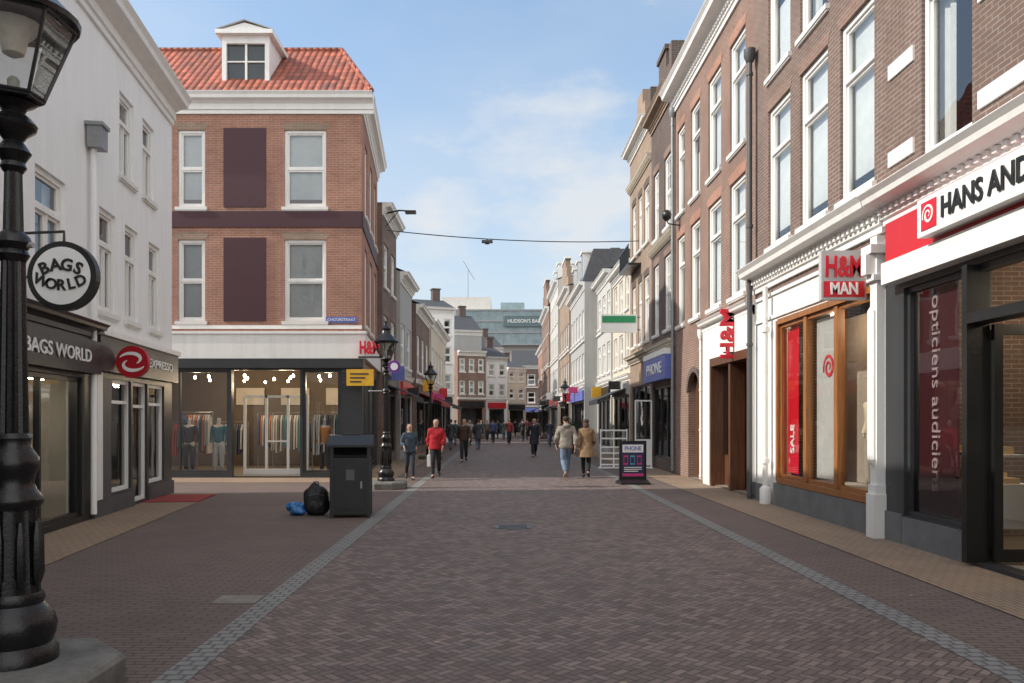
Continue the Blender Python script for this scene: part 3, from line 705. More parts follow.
for x,y in ((3.2,1.6),(5.6,2.4),(7.2,1.7),(3.6,3.8),(6.8,3.8)): shoplight(b.e,(x,y,2.75),52,(1,.78,.52))
cols=[(.55,.2,.07),(.06,.08,.16),(.5,.48,.44),(.12,.12,.12),(.04,.2,.26),(.4,.08,.05)]
for k,(x,y) in enumerate(((2.7,1.5),(3.5,2.4),(5.0,3.4),(6.9,2.0),(7.0,3.2),(2.5,3.4),(4.2,4.4),(5.8,4.6),(6.9,.9),(2.2,.9))):
    g=G(); x1=min(x+1.0,7.85); hh=1.6 if k%2 else 1.9; g.tube([(x,y,.05),(x,y,hh),(x1,y,hh),(x1,y,.05)],.02,6)
    rr=random.Random(k)
    for i in range(12):
        xx=x+.06+i*.075
        if xx<x1-.06:
            z0=.55+.35*rr.random(); wd=.16+.08*rr.random(); mi=1+rr.randrange(3)
            P=[(y-wd,z0),(y-wd*.8,hh-.25),(y-.04,hh-.08),(y+.04,hh-.08),(y+wd*.8,hh-.25),(y+wd,z0)]
            g.extr(P,xx,xx+.045,mi)
    g.obj('clothes_rack',[ZINC]+[plain('cloth%d'%((k+j)%6),cols[(k+j)%6],.9) for j in range(3)],b.e)
for x in (3.1,4.7,6.3): b.box('wall_picture',plain('pale_picture',(.5,.45,.38),.6),(x,x+1.0,5.5,5.56,2.2,2.8))
SR=R90+.085
e2=empty('side_facade',(8.53,0,0),SR); e2.parent=b.e
sb=B.__new__(B); sb.e=e2; sb.W,sb.D,sb.H,sb.wm,sb.gf,sb.gm,sb.holes=6.5,.3,10.9,B_ORANGE,3.9,None,[]
for (u0,u1) in ((1.0,2.0),(3.0,4.0),(5.0,5.9)):
    for (v0,v1) in ((4.5,6.85),(7.78,10.0)): sb.win(u0,u1,v0,v1,'sash')
sb.cornice(11.0,.36,.55,0,6.5,dent=False); sb.box('painted_band',PURPLE,(0,6.5,-.035,-.002,7.2,7.66)); sb.box('fascia',WHITE,(0.03,6.5,-.12,-.002,3.42,4.12))
sb.shop(.6,2.9,.14,3.1,ANTH,2); sb.shop(3.2,6.1,.14,3.1,ANTH,2)
g=G(); hs=sb.holes
uu=sorted(set([0,6.5]+[h[0] for h in hs]+[h[1] for h in hs])); vv=sorted(set([0,10.9,3.3]+[h[2] for h in hs]+[h[3] for h in hs]))
for i in range(len(uu)-1):
    for j in range(len(vv)-1):
        cu=(uu[i]+uu[i+1])/2; cv=(vv[j]+vv[j+1])/2
        if any(h[0]<cu<h[1] and h[2]<cv<h[3] for h in hs): continue
        g.poly([(uu[i],0,vv[j]),(uu[i+1],0,vv[j]),(uu[i+1],0,vv[j+1]),(uu[i],0,vv[j+1])],1 if cv<3.3 else 0)
for a,c,d,f in hs:
    mi=1 if f<3.3 else 0
    g.poly([(a,0,d),(a,.2,d),(a,.2,f),(a,0,f)],mi); g.poly([(c,0,d),(c,.2,d),(c,.2,f),(c,0,f)],mi); g.poly([(a,0,f),(a,.2,f),(c,.2,f),(c,0,f)],mi)
g.obj('side_wall',[B_ORANGE,ANTH],e2)
g=G(); tz=13.35
P0=[(0,-.3,11.01),(8.85,-.3,11.01),(8.3,6.6,11.01),(0,6.6,11.01)]; P1=[(0,2.3,tz),(7.5,2.3,tz),(7.2,5.0,tz),(0,5.0,tz)]
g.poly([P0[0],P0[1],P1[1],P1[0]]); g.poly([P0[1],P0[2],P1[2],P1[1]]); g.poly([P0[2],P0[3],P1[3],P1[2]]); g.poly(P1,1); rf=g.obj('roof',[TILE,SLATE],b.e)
g=G(); g.tube([P1[0],P1[1]],.09,8); g.tube([P1[1],P0[1]],.08,8); g.obj('ridge_tiles',[TILE],rf)
dx0,dx1,dz0,dz1=4.4,5.78,11.1,12.85; xm=(dx0+dx1)/2
g=G(); g.box(dx0,dx0+.13,.3,.45,dz0,dz1); g.box(dx1-.13,dx1,.3,.45,dz0,dz1); g.box(dx0+.13,dx1-.13,.3,.45,dz1-.22,dz1); g.box(dx0+.13,dx1-.13,.3,.45,dz0,dz0+.3)
g.box(xm-.03,xm+.03,.34,.44,dz0+.3,dz1-.22); g.box(dx0+.13,xm-.03,.35,.43,12.1,12.14); g.box(xm+.03,dx1-.13,.35,.43,12.1,12.14); g.box(dx0+.02,dx0+.08,.45,2.6,dz0,dz1); g.box(dx1-.08,dx1-.02,.45,2.6,dz0,dz1)
g.box(dx0-.14,dx1+.14,.12,2.7,dz1,dz1+.12)
g.poly([(dx0-.1,.2,dz1+.12),(dx1+.1,.2,dz1+.12),(xm,.2,dz1+.34)]); g.poly([(dx0-.14,.12,dz1+.13),(xm,.12,dz1+.4),(xm,2.7,dz1+.4),(dx0-.14,2.7,dz1+.13)]); g.poly([(dx1+.14,.12,dz1+.13),(xm,.12,dz1+.4),(xm,2.7,dz1+.4),(dx1+.14,2.7,dz1+.13)])
dm=g.obj('dormer',[TRIM],rf); g=G(); g.poly([(dx0+.1,.4,dz0+.3),(dx1-.1,.4,dz0+.3),(dx1-.1,.4,dz1-.2),(dx0+.1,.4,dz1-.2)]); g.obj('dormer_glass',[DPANE],dm)
b.finish(roof=False,side=1)
pl=b.box('street_name_plate',BLU,(7.5,8.4,-.05,-.041,4.45,4.62)); text('CHOORSTRAAT',.11,LWH,b.e,(7.95,-.055,4.535),width=.8)
def bracket_sign(label,loc,w,h,m,dirx=1,txt=None,tm=None,ts=.2,cat='sign',bold=.02,t=.1,width=None,grp=None,name='projecting_sign'):
    g=G(); g.box(0,w*dirx,-t/2,t/2,0,h,0); o=top(g.obj(name,[m],None,loc),label,cat)
    g=G(); g.tube([(-.14*dirx,0,h*.85),(.02*dirx,0,h*.85)],.02,6); g.tube([(-.14*dirx,0,h*.15),(.02*dirx,0,h*.15)],.02,6); g.obj('bracket',[BLACK],o)
    if grp:o['group']=grp
    if txt: text(txt,ts,tm,o,(w*dirx/2,-t/2-.006,h/2),bold=bold,width=width)
    return o
YEL=plain('yellow_sign',(.75,.42,.03),.5)
o=bracket_sign('small yellow sign board fixed to a dark shop corner',(-3.97+.1-.42,22.4,2.62),.75,.46,YEL)
for i,z in enumerate((.33,.22,.11)):
    g=G(); g.box(.1,.62-.1*i,-.056,-.051,z-.02,z+.02); g.obj('print',[ANTH],o)
o=empty('projecting_sign',(-3.82,22.7,3.5)); top(o,'red clothing shop lettering standing on the corner canopy','sign'); text('H&M',.5,REDL,o,(.12,0,.2),bold=.03,width=.56,ext=.05)
g=G(); g.box(-.2,.42,-.03,.03,-.08,-.03); g.obj('bracket',[ANTH],o)
g=G(); g.tube([(0,0,0),(.5,0,.12),(.9,0,.1)],.03,8); g.box(.75,1.15,-.12,.12,.0,.1); g.tube([(0,0,-.5),(.5,0,.1)],.015,6)
top(g.obj('wall_street_light',[BLACK],None,(-4.3,30.0,9.4)),'black street light on a wall bracket above the street','street light')
rows_house('dark brick shop building with white cornice',(-4.35,29.52,0),R90,4.0,8,9.7,B_BROWN,2,RR(4,2.7,2),'sash',None,0,BLACK,lint=B_RED,awn=DAWN)
rows_house('grey plastered narrow house above a shop',(-4.2,33.55,0),R90,4.5,8,7.9,GREYP,2,[(4,5.8)],'sash',SLATE,9.6,RED)
rows_house('brown brick low house with slate roof',(-4.0,38.1,0),R90,7,8,7.2,B_BROWN,3,[(4,5.8)],'sash',SLATE,8.8,BLACK,awn=RAWN)
rows_house('cream house with shop further along the street',(-3.9,45.2,0),R90,12,8,7.4,CREAM,5,[(4,5.8)],'sash',SLATE,9.4,PINK,awn=DAWN)
T2=math.radians(20)
rows_house('white plastered gabled corner house seen from its front',(-6.6,60,0),T2,3.3,6,10.2,PLAST,3,RR(3.9,2.1,3),'sash',SLATE,11.2,BLACK)
rows_house('red brick house with white windows closing the street',(-3.6,68,0),math.radians(25),2.6,8,7.6,B_RED,3,RR(3.9,1.9,2),'sash',None,0,BLACK)
rows_house('white house with slate roof closing the street',(-1.3,75,0),math.radians(20),2.1,8,7.6,PLAST,2,RR(3.9,1.9,2),'sash',SLATE,8.9,RED)
rows_house('narrow cream house at the bend of the street',(.75,84,0),math.radians(25),2.2,8,7.2,CREAM,2,RR(3.9,1.8,2),'sash',SLATE,8.2,BLACK)
rows_house('brown brick house at the end of the street',(1.6,108,0),0,7,8,9.0,B_BROWN,4,RR(4,2.4,2),'sash',SLATE,11.4,BLU)
rows_house('pale house with tall windows behind the corner',(-5.0,90,0),math.radians(15),5.5,8,9.9,PALEG,4,RR(4,2.1,3),'T',SLATE,11.6,GREYP)
rows_house('grey house with dark roof behind the corner',(-6,70,0),math.radians(15),4.5,8,9.6,GREYP,3,RR(4,2.3,2),'T',SLATE,11.4,GREYP,shop=False)
# modern department store
e=top(empty('department_store',(-9.5,128,0)),'modern glass and grey department store rising behind old houses','building')
g=G(); g.box(0,17.8,0,20,0,19.2); g.obj('wall',[PALEG],e)
TEAL=plain('teal_glass',(.22,.30,.32),.12,.0,.3,1)
g=G(); g.box(2.5,17.6,-1.5,-.01,13.5,19.1,0); g.obj('glazed_front',[TEAL],e)
g=G()
for i in range(13): g.box(2.5+i*1.23,2.6+i*1.23,-1.6,-1.51,13.75,18.9)
for z in (13.5,15.4,17.2,18.95): g.box(2.4,17.7,-1.66,-1.501,z,z+.22)
g.obj('glazing_bars',[ZINC],e)
g=G(); g.box(0,8,3,14,19.21,21.8); g.obj('roof_storey',[plain('pale_cladding',(.6,.58,.54),.7)],e)
g=G(); g.box(9.6,13.5,3,12,19.21,20.9); g.obj('roof_storey',[TEAL],e)
g=G(); g.box(10.2,16.4,-1.9,-1.67,16.4,18.1); g.obj('sign_panel',[plain('sign_teal',(.08,.13,.14),.3)],e)
text("HUDSON'S BAY",.8,LWH,e,(13.3,-1.93,17.25),bold=.0,width=5.2)
g=G(); g.tube([(0,0,0),(0,0,27)],.08,6); g.tube([(-.9,0,28.5),(1.2,0,25)],.06,6)
top(g.obj('tower_crane',[ZINC],None,(-6,150,3)),'thin tower crane mast behind the roofs','crane')
# ------------------------------------------------------------------ SIGNS
o=bracket_sign('projecting clothing shop sign with red letters on grey',(5.36,11.75,3.42),.66,.72,plain('sign_light_grey',(.5,.5,.5),.4),-1)
text('H&M',.42,REDL,o,(-.33,-.058,.47),bold=.03,width=.54)
g=G(); g.box(-.63,-.03,-.057,-.051,.04,.27); g.obj('band',[REDL],o); text('MAN',.24,LWH,o,(-.33,-.062,.155),bold=.03,width=.4)
o=empty('projecting_sign',(5.3,18.2,3.0)); top(o,'tall red vertical clothing shop letters fixed to white wall','sign')
text('H&M',.46,REDL,o,(-.1,0,.62),rot=(R90,-R90,0),bold=.03,width=1.12,ext=.05)
g=G(); g.tube([(-.2,.06,.2),(.12,.06,.2)],.02,6); g.tube([(-.2,.06,1.0),(.12,.06,1.0)],.02,6); g.obj('bracket',[BLACK],o)
o=bracket_sign('green and white shop light box high on facade',(5.3,31,5.05),1.4,.7,LWH,-1)
g=G(); g.box(-1.35,-.05,-.058,-.051,.38,.64); g.obj('band',[GRN],o)
sc=[BLU,PINK,LWH,BLACK,RED,ANTH,YEL,ANTH]
for i,(x,y,z,d) in enumerate(((5.25,35,3.0,-1),(5.2,41,2.8,-1),(4.45,46,3.2,-1),(4.4,50,2.8,-1),(4.3,57,3.0,-1),(4.2,64,3.3,-1),(4.1,72,3,-1),(-4.2,31,3.2,1),(-4.05,35,2.7,1),(-3.85,40,3.1,1),(-3.8,46,2.8,1),(-3.8,50,3.1,1),(-3.8,55,2.9,1))):
    bracket_sign('small coloured shop sign projecting over the street',(x,y,z),.5,.55 if i%2 else .36,sc[(i*3+3)%8],d,grp='shop signs along the street')
o=empty('round_sign',(-5.83,10.7,3.58)); top(o,'round white bag shop sign with black rim on bracket','sign')
g=G(); g.disc((0,0),.46,-.06,.06,40,0); g.obj('disc',[BLACK],o); g=G(); g.disc((0,0),.385,-.068,-.061,40,0); g.obj('face',[LWH],o)
def word(s,z0,curve,size,dx):
    n_=len(s)
    for i,ch in enumerate(s):
        x=(i-(n_-1)/2)*dx; z=z0+curve*x*x; sl=2*curve*x
        text(ch,size,BLACK,o,(x,-.078,z),rot=(R90,-math.atan(sl),0),bold=.025,name='letter')
word('BAGS',.14,-1.0,.225,.15); word('WORLD',-.13,.85,.2,.132)
g=G(); g.tube([(0,0,.46),(0,0,.6),(-.65,.1,.6)],.02,6); g.tube([(-.4,0,.0),(-.66,.1,0)],.02,6); g.obj('bracket',[BLACK],o)
o=empty('round_sign',(-6.51,14.2,2.69)); top(o,'red round logo sign projecting from a grey shopfront','sign')
g=G(); g.disc((0,0),.285,-.05,.05,32,0); g.obj('disc',[plain('deep_red',(.42,.012,.022),.35,0,.08)],o)
for s in (1,-1):
    g=G(); pts=[];ww=[]
    for i in range(24):
        t=i/23; a=math.radians(165-215*t); pts.append((s*(-.02+.2*math.cos(a)*(1-.2*t)),s*(.05+.10*math.sin(a)))); ww.append(.005+.026*math.sin(math.pi*t)**.8)
    g.ribbon(pts,ww,-.058-.001*s,-.05); g.obj('logo',[LWH],o)
g=G(); g.tube([(-.25,0,0),(-.5,0,0)],.025,6); g.obj('bracket',[BLACK],o)
# ------------------------------------------------------------------ LAMPS
LG=glassmat('lantern_glass',(.9,.92,.92),.9,.05)
def lamp(loc,sc,label,ls=.86,q=.8):
    e=top(empty('street_lamp',loc),label,'street lamp'); e['group']='cast iron lanterns along the street'; e.scale=(sc,)*3
    g=G(); g.lathe([(.61,0),(.62,.15),(.6,.18),(.56,.2),(.2,.205)],8); g.obj('plinth',[CONC],e)
    g=G()
    P=lambda l:[(r*q,z) for r,z in l]
    g.lathe(P([(.3,.2),(.3,.27),(.26,.31),(.28,.36),(.29,.42),(.27,.48),(.22,.53),(.2,.55),(.21,.58),(.19,.62)]),24)
    g.lathe(P([(.18,.62),(.155,1.12)]),24,flute=.12)
    for i in range(8):
        a=2*math.pi*i/8; g.lathe([(.012,.66),(.03,.72),(.026,.95),(.01,1.05)],6,(.172*q*math.cos(a),.172*q*math.sin(a)))
    g.lathe(P([(.17,1.12),(.2,1.16),(.2,1.19),(.16,1.23),(.135,1.28),(.15,1.33),(.175,1.38),(.17,1.43),(.13,1.48),(.11,1.52),(.12,1.55),(.1,1.58)]),24)
    g.lathe(P([(.102,1.58),(.08,2.64)]),24,flute=.16)
    g.lathe(P([(.085,2.62),(.11,2.66),(.09,2.69),(.125,2.73),(.11,2.77),(.075,2.8)]),20)
    g.lathe(P([(.07,2.8),(.06,3.18)]),20,flute=.14)
    g.lathe(P([(.065,3.16),(.09,3.19),(.075,3.22),(.12,3.28),(.09,3.32),(.065,3.35),(.09,3.38),(.15,3.42),(.16,3.45),(.12,3.49),(.075,3.52),(.09,3.55),(.15,3.58)]),20)
    g.obj('post',[IRON],e,smooth=1)
    g=G(); g.tube([(-.45,0,2.72),(.12,0,2.72)],.018,8); g.lathe([(.01,2.69),(.035,2.72),(.01,2.75)],8,(-.46,0)); g.obj('ladder_bar',[plain('galvanised',(.4,.4,.4),.5,.5)],e)
    n=6; r0,r1,z0,z1=.18*ls,.37*ls,3.62,4.08
    g=G(); P=[(math.cos(2*math.pi*(i+.5)/n),math.sin(2*math.pi*(i+.5)/n)) for i in range(n)]
    for i in range(n):
        a,c=P[i],P[(i+1)%n]
        g.tube([(a[0]*r0,a[1]*r0,z0),(a[0]*r1,a[1]*r1,z1)],.011,6)
        g.tube([(a[0]*r0,a[1]*r0,z0),(c[0]*r0,c[1]*r0,z0)],.014,6)
        g.tube([(a[0]*r1,a[1]*r1,z1),(c[0]*r1,c[1]*r1,z1)],.018,6)
    g.lathe([(.1,3.58),(.165,3.6),(.17,3.615),(.16,3.63)],n)
    g.obj('lantern_frame',[IRON],e)
    g=G()
    for i in range(n):
        a,c=P[i],P[(i+1)%n]; g.poly([(a[0]*r0,a[1]*r0,z0),(c[0]*r0,c[1]*r0,z0),(c[0]*r1,c[1]*r1,z1),(a[0]*r1,a[1]*r1,z1)])
    g.obj('lantern_glass',[LG],e)
    g=G(); g.lathe([(r*ls,z) for r,z in [(.40,4.08),(.41,4.11),(.36,4.15),(.24,4.26),(.15,4.33),(.13,4.42),(.17,4.46),(.12,4.51),(.04,4.56),(.03,4.62),(.05,4.66),(.0,4.7)]],24); g.obj('lantern_cap',[IRON],e,smooth=1)
    g=G(); g.lathe([(.03,3.63),(.035,3.72),(.02,3.74)],14); g.lathe([(.16,4.06),(.13,4.02),(.08,3.97),(.06,3.88),(.02,3.86)],14); g.obj('burner',[plain('milky_bulb',(.7,.68,.6),.3)],e,smooth=1)
    return e
lamp((-2.95,4.85,0),1,'tall black cast iron street lamp on octagonal concrete plinth',.9,.82)
lamp((-2.78,19.5,0),.87,'black cast iron street lamp on concrete plinth near a bin')
lamp((-2.95,34,0),.88,'black cast iron street lamp further along the pavement')
lamp((3.9,48,0),.88,'black cast iron street lamp beside shops down the street')
o=empty('round_traffic_sign',(-2.55,19.3,2.95)); top(o,'small round purple sign strapped to lamp post','sign'); g=G(); g.disc((0,0),.15,-.02,.0,24,0); g.disc((0,0),.09,-.026,-.021,20,1); g.tube([(-.25,.1,0),(0,.02,0)],.015,6,2); g.obj('disc',[plain('violet',(.18,.03,.3),.4),LWH,BLACK],o)
# ------------------------------------------------------------------ BIN, bags
e=top(empty('litter_bin',(-2.58,13.9,0),.12),'square black public litter bin with domed hood','bin')
BINM=plain('bin_black',(.014,.015,.016),.42,0,.3,5)
g=G(); w=.33
g.box(-w,w,-w,w,.06,1.02)
for x in (-w,w-.05):
    for y in (-w,w-.05): g.box(x-.012 if x<0 else x,x+.05 if x<0 else x+.062,y-.012 if y<0 else y,y+.05 if y<0 else y+.062,.0,1.2)
g.obj('body',[BINM],e)
g=G(); g.box(-.24,.24,-w-.018,-w-.002,.15,.95); d=g.obj('door',[BINM],e); g=G(); g.box(.17,.2,-w-.035,-w-.02,.5,.62); g.obj('handle',[ZINC],d)
g=G(); g.box(-w,w,-w+.02,w-.02,1.03,1.06); g.box(-w,w,w-.06,w-.03,1.06,1.2)
g.obj('inner_lid',[plain('slot_dark',(.004,.004,.004),.8)],e)
g=G(); P=[(-.4,1.2),(-.4,1.24),(-.3,1.3),(-.12,1.4),(.12,1.4),(.3,1.3),(.4,1.24),(.4,1.2)]
g.extr([(p[0]*.97,p[1]) for p in P],-.38,.38); g.box(-.16,.16,-.1,.1,1.4,1.43); g.obj('hood',[BINM],e)
g=G(); g.box(-.07,.07,-w-.03,-w-.019,.64,.82); g.obj('sticker',[plain('sticker',(.1,.1,.1),.5)],e)
def blob(name,loc,sx,sy,sz,m,seed,parent=None,amp=.12,rot=0):
    bm=bmesh.new(); bmesh.ops.create_icosphere(bm,subdivisions=4,radius=1); rnd=random.Random(seed)
    off=Vector((rnd.random()*9,rnd.random()*9,rnd.random()*9))
    for v in bm.verts:
        k=1+amp*noise.noise(v.co*1.6+off)*2+amp*.4*noise.noise(v.co*6+off)
        p=v.co*k; v.co=Vector((p.x*sx,p.y*sy,max(p.z,-.85)*sz+sz*.85))
    me=bpy.data.meshes.new(name); bm.to_mesh(me); bm.free(); me.materials.append(m)
    return mk(name,me,parent,loc,rot,2)
NYL=plain('black_nylon',(.014,.014,.016),.6,0,.4,8,bm=.4)
e=top(empty('backpack',(-3.22,14.0,0),.3),'black backpack standing on the pavement beside the bin','backpack')
blob('body',(0,0,0),.22,.15,.3,NYL,1,parent=e); blob('front_pocket',(0,-.12,.04),.15,.07,.13,NYL,2,parent=e)
g=G(); g.tube([(-.05,.0,.5),(-.04,0,.58),(.04,0,.58),(.05,0,.5)],.012,6); g.tube([(-.1,.12,.48),(-.14,.2,.3),(-.12,.15,.06)],.02,6); g.tube([(-.12,-.13,.35),(0,-.17,.38),(.12,-.13,.35)],.008,6); g.obj('strap',[plain('grey_webbing',(.1,.1,.1),.7)],e)
top(blob('plastic_bag',(-3.55,14.0,0),.17,.13,.13,plain('blue_plastic',(.03,.16,.42),.35,0,.3,9),5,amp=.25),'crumpled blue plastic bag lying beside a backpack','bag')
# ------------------------------------------------------------------ A-board
e=top(empty('sandwich_board',(3.45,20.8,0),.15),'black framed pavement advertising board on a wide foot','sign')
g=G(); g.box(-.36,-.31,-.03,.03,.12,1.12); g.box(.31,.36,-.03,.03,.12,1.12); g.box(-.31,.31,-.03,.03,1.07,1.12); g.box(-.31,.31,-.03,.03,.12,.18); g.extr([(-.3,0),(-.3,.04),(-.06,.12),(.06,.12),(.3,.04),(.3,0)],-.38,.38); g.obj('frame',[BLACK],e)
g=G(); g.box(-.31,.31,-.012,.012,.18,1.07,0); g.box(-.28,.28,-.018,-.013,.82,1.02,1)
for i in range(3):
    g.box(-.25+i*.18,-.13+i*.18,-.018,-.013,.5,.74,2+i%2); g.box(-.235+i*.18,-.145+i*.18,-.021,-.0185,.54,.7,0)
for z in (.42,.37,.32): g.box(-.24,.24-.1*(z<.35),-.018,-.013,z,z+.02,1)
g.box(-.28,.28,-.018,-.013,.2,.27,2)
g.obj('poster',[plain('poster_navy',(.03,.035,.09),.4),LWH,PINK,plain('cyan_print',(.1,.35,.5),.4)],e)
text('PHONE',.16,BLU,e,(0,-.024,.92),width=.44)
# ------------------------------------------------------------------ terrace screen
e=top(empty('terrace_screen',(3.45,27.6,0)),'white and glass terrace windscreen panels standing on the pavement','screen')
g=G()
for x in (0,.45,.9,1.2,1.75): g.box(x,x+.04,-.03,.03,0,1.35 if x<1 else 2.35)
for z in (.1,.3,.5,.7,1.0,1.28): g.box(.04,.9,-.02,.02,z,z+.05)
g.box(1.24,1.75,-.02,.02,.1,1.0); g.box(1.24,1.75,-.02,.02,2.3,2.35); g.box(-.05,1.8,-.15,.15,0,.04)
g.obj('frame',[LWH],e); g=G(); g.poly([(.04,0,.1),(.9,0,.1),(.9,0,1.28),(.04,0,1.28)]); g.poly([(1.24,0,1.0),(1.75,0,1.0),(1.75,0,2.3),(1.24,0,2.3)]); g.obj('glass',[LG],e)
LEAF=plain('leaf',(.05,.09,.03),.6,0,.5,12)
for (x,y,z) in ((3.6,40,0),(3.6,44,0)):
    e=top(empty('potted_shrub',(x,y,z)),'clipped green shrub in dark square planter','plant'); e['group']='potted shrubs by the shops'
    g=G(); g.lathe([(.22,0),(.3,.5),(.32,.5),(.32,.55)],4); g.obj('planter',[ANTH],e)
    g=G(); g.tube([(0,0,.5),(.02,0,1.0)],.03,6); g.obj('trunk',[DWOOD],e)
    g=G(); rnd=random.Random(3)
    for i in range(900):
        d=Vector((rnd.gauss(0,1),rnd.gauss(0,1),rnd.gauss(0,1))).normalized()*(.2+.22*rnd.random()); p=d+Vector((0,0,1.15)); a=Vector((rnd.random()-.5,rnd.random()-.5,rnd.random()-.5)).normalized()*.05; c=a.cross(Vector((rnd.random(),rnd.random(),rnd.random()))).normalized()*.03
        g.poly([p-a,p+c,p+a,p-c])
    g.obj('crown',[LEAF],e)
g=G(); P=[]
for i in range(25):
    t=i/24; P.append((-3.99+9.39*t,28.2+2.8*t,8.35+.25*t-.35*4*t*(1-t)*.5))
g.tube(P,.018,6)
top(g.obj('overhead_cable',[BLACK],None),'thin black cable strung across the street between facades','cable')
g=G(); m_=P[9]; g.box(-.2,.2,-.08,.08,-.14,-.05); g.tube([(0,0,0),(0,0,-.06)],.03,6); g.lathe([(.1,-.18),(.02,-.14)],10)
top(g.obj('hanging_lamp',[DGREY],None,m_),'small grey lamp hanging from cable above the street','lamp')
# ------------------------------------------------------------------ PEOPLE
def skin(name,pts,edges,rad,mt,parent,roots=(0,),sub=2):
    me=bpy.data.meshes.new('sk'); me.from_pydata(pts,edges,[]); o=bpy.data.objects.new('sk',me); COL.objects.link(o)
    o.modifiers.new('s','SKIN'); sv=me.skin_vertices[0].data
    for i,r in enumerate(rad):
        sv[i].radius=r if isinstance(r,tuple) else (r,r); sv[i].use_root=(i in roots)
    mo=o.modifiers.new('u','SUBSURF'); mo.levels=sub
    dg=bpy.context.evaluated_depsgraph_get(); m2=bpy.data.meshes.new_from_object(o.evaluated_get(dg)); bpy.data.objects.remove(o)
    m2.materials.clear(); m2.materials.append(mt); return mk(name,m2,parent,(0,0,0),0,2)
class Sk:
    def __init__(s): s.p=[];s.e=[];s.r=[];s.roots=[]
    def chain(s,pts,rad,start=None):
        prev=start
        for p,r in zip(pts,rad):
            s.p.append(tuple(p)); s.r.append(r); i=len(s.p)-1
            if prev is None: s.roots.append(i)
            else: s.e.append((prev,i))
            prev=i
        return prev
    def make(s,name,mt,parent,sub): return skin(name,s.p,s.e,s.r,mt,parent,s.roots,sub)
SKIN=plain('skin',(.5,.3,.22),.55,0,.08)
def person(label,x,y,face,H=1.72,top_=(.1,.1,.1),leg=(.03,.03,.04),hair=(.05,.03,.02),shoe=(.02,.02,.02),stride=.25,coat=0,fem=False,long=False,near=True,hood=False,sw=1,bulk=1.0,grp=None,scarf=None,bend=0.):
    e=top(empty('person',(x,y,0),face),label,'person')
    if grp: e['group']=grp
    k=H/1.74; e.scale=(k,k,k); sub=2 if near else 1
    hw=.078; sh=.16 if fem else .185
    L={}
    dz=-stride*stride*.35
    for sd,s in ((1,stride*sw),(-1,-stride*sw)):
        hip=(sd*hw,0,.90+dz)
        if s>=0: knee=(sd*hw*1.0,s*.65+.05,.50+dz*.5); ank=(sd*hw*.9,s,.09); toe=(sd*hw*1.2,s+.15,.06)
        else: knee=(sd*hw*1.0,s*.25+.07,.48+dz*.5); ank=(sd*hw*.8,s-.04,.18); toe=(sd*hw*1.1,s+.08,.05)
        L[sd]=(hip,knee,ank,toe)
    A={}
    for sd,s in ((1,-stride*sw*.8),(-1,stride*sw*.8)):
        fw=max(0,s)
        el=(sd*(sh+.07),s*.45-.04,1.14+dz+.02*fw); wr=(sd*(sh+.05),s*1.0+.06+bend*.15,.91+dz+.25*fw+bend*.2); A[sd]=((sd*sh,0,1.40+dz),el,wr)
    Z=lambda z:z+dz
    b=Sk()
    b.chain([(0,0,Z(.96)),(0,0,Z(1.1)),(0,.005,Z(1.27)),(0,.01,Z(1.40)),(0,.015,Z(1.48)),(0,.03,Z(1.54)),(0,.04,Z(1.61)),(0,.035,Z(1.68)),(0,.025,Z(1.735))],[(.14,.10),(.12,.09),(.14,.1),(.10,.08),.052,.055,.078,.086,.055])
    for sd in (1,-1):
        h,kn,an,to=L[sd]; b.chain([h,((h[0]+kn[0])/2,(h[1]+kn[1])/2+.01,(h[2]+kn[2])/2),kn,(kn[0],(kn[1]*.6+an[1]*.4)-.015,kn[2]*.62+an[2]*.38),an,to],[.085,.075,.056,.052,.036,.035],0)
        a,el,wr=A[sd]; pal=(wr[0]-sd*.005,wr[1]+.02,wr[2]-.075); b.chain([a,el,wr,pal],[.055,.042,.026,.034],3)
        if near:
            for q in range(4):
                yy=(q-1.5)*.02; ln=(.07,.082,.078,.06)[q]
                b.chain([(pal[0],pal[1]+yy,pal[2]),(pal[0]-sd*.006,pal[1]+yy*1.1,pal[2]-.04),(pal[0]-sd*.02,pal[1]+yy*1.15,pal[2]-.04-ln*.5),(pal[0]-sd*.035,pal[1]+yy,pal[2]-.035-ln*.9)],[.009,.0095,.0085,.007])
            b.chain([(pal[0],pal[1]+.015,pal[2]+.03),(pal[0]-sd*.012,pal[1]+.045,pal[2]),(pal[0]-sd*.02,pal[1]+.055,pal[2]-.03)],[.012,.011,.009])
    if near:
        b.chain([(0,.10,Z(1.635)),(0,.128,Z(1.625))],[.014,.012])
        for sd in (1,-1): b.chain([(sd*.08,.02,Z(1.65)),(sd*.092,.015,Z(1.635))],[.014,.012])
    b.make('body',SKIN,e,sub)
    if near:
        for sd in (1,-1):
            g=G(); g.lathe([(.002,Z(1.650)),(.013,Z(1.655)),(.002,Z(1.662))],8,(sd*.033,.114)); g.obj('eye',[BLACK],e)
        g=G(); g.lathe([(.003,Z(1.582)),(.022,Z(1.586)),(.003,Z(1.591))],8,(0,.098),sy=.6); g.obj('mouth',[plain('lip',(.3,.09,.08),.5)],e)
    tm=plain('cloth_%.2f%.2f%.2f'%top_,top_,.9,0,.4,7,bm=.6)
    lm=plain('cloth_%.2f%.2f%.2f'%leg,leg,.9,0,.35,7,bm=.5)
    t=Sk(); t.chain([(0,0,Z(.97)),(0,0,Z(1.03))],[(.155*bulk,.115*bulk),(.145,.105)])
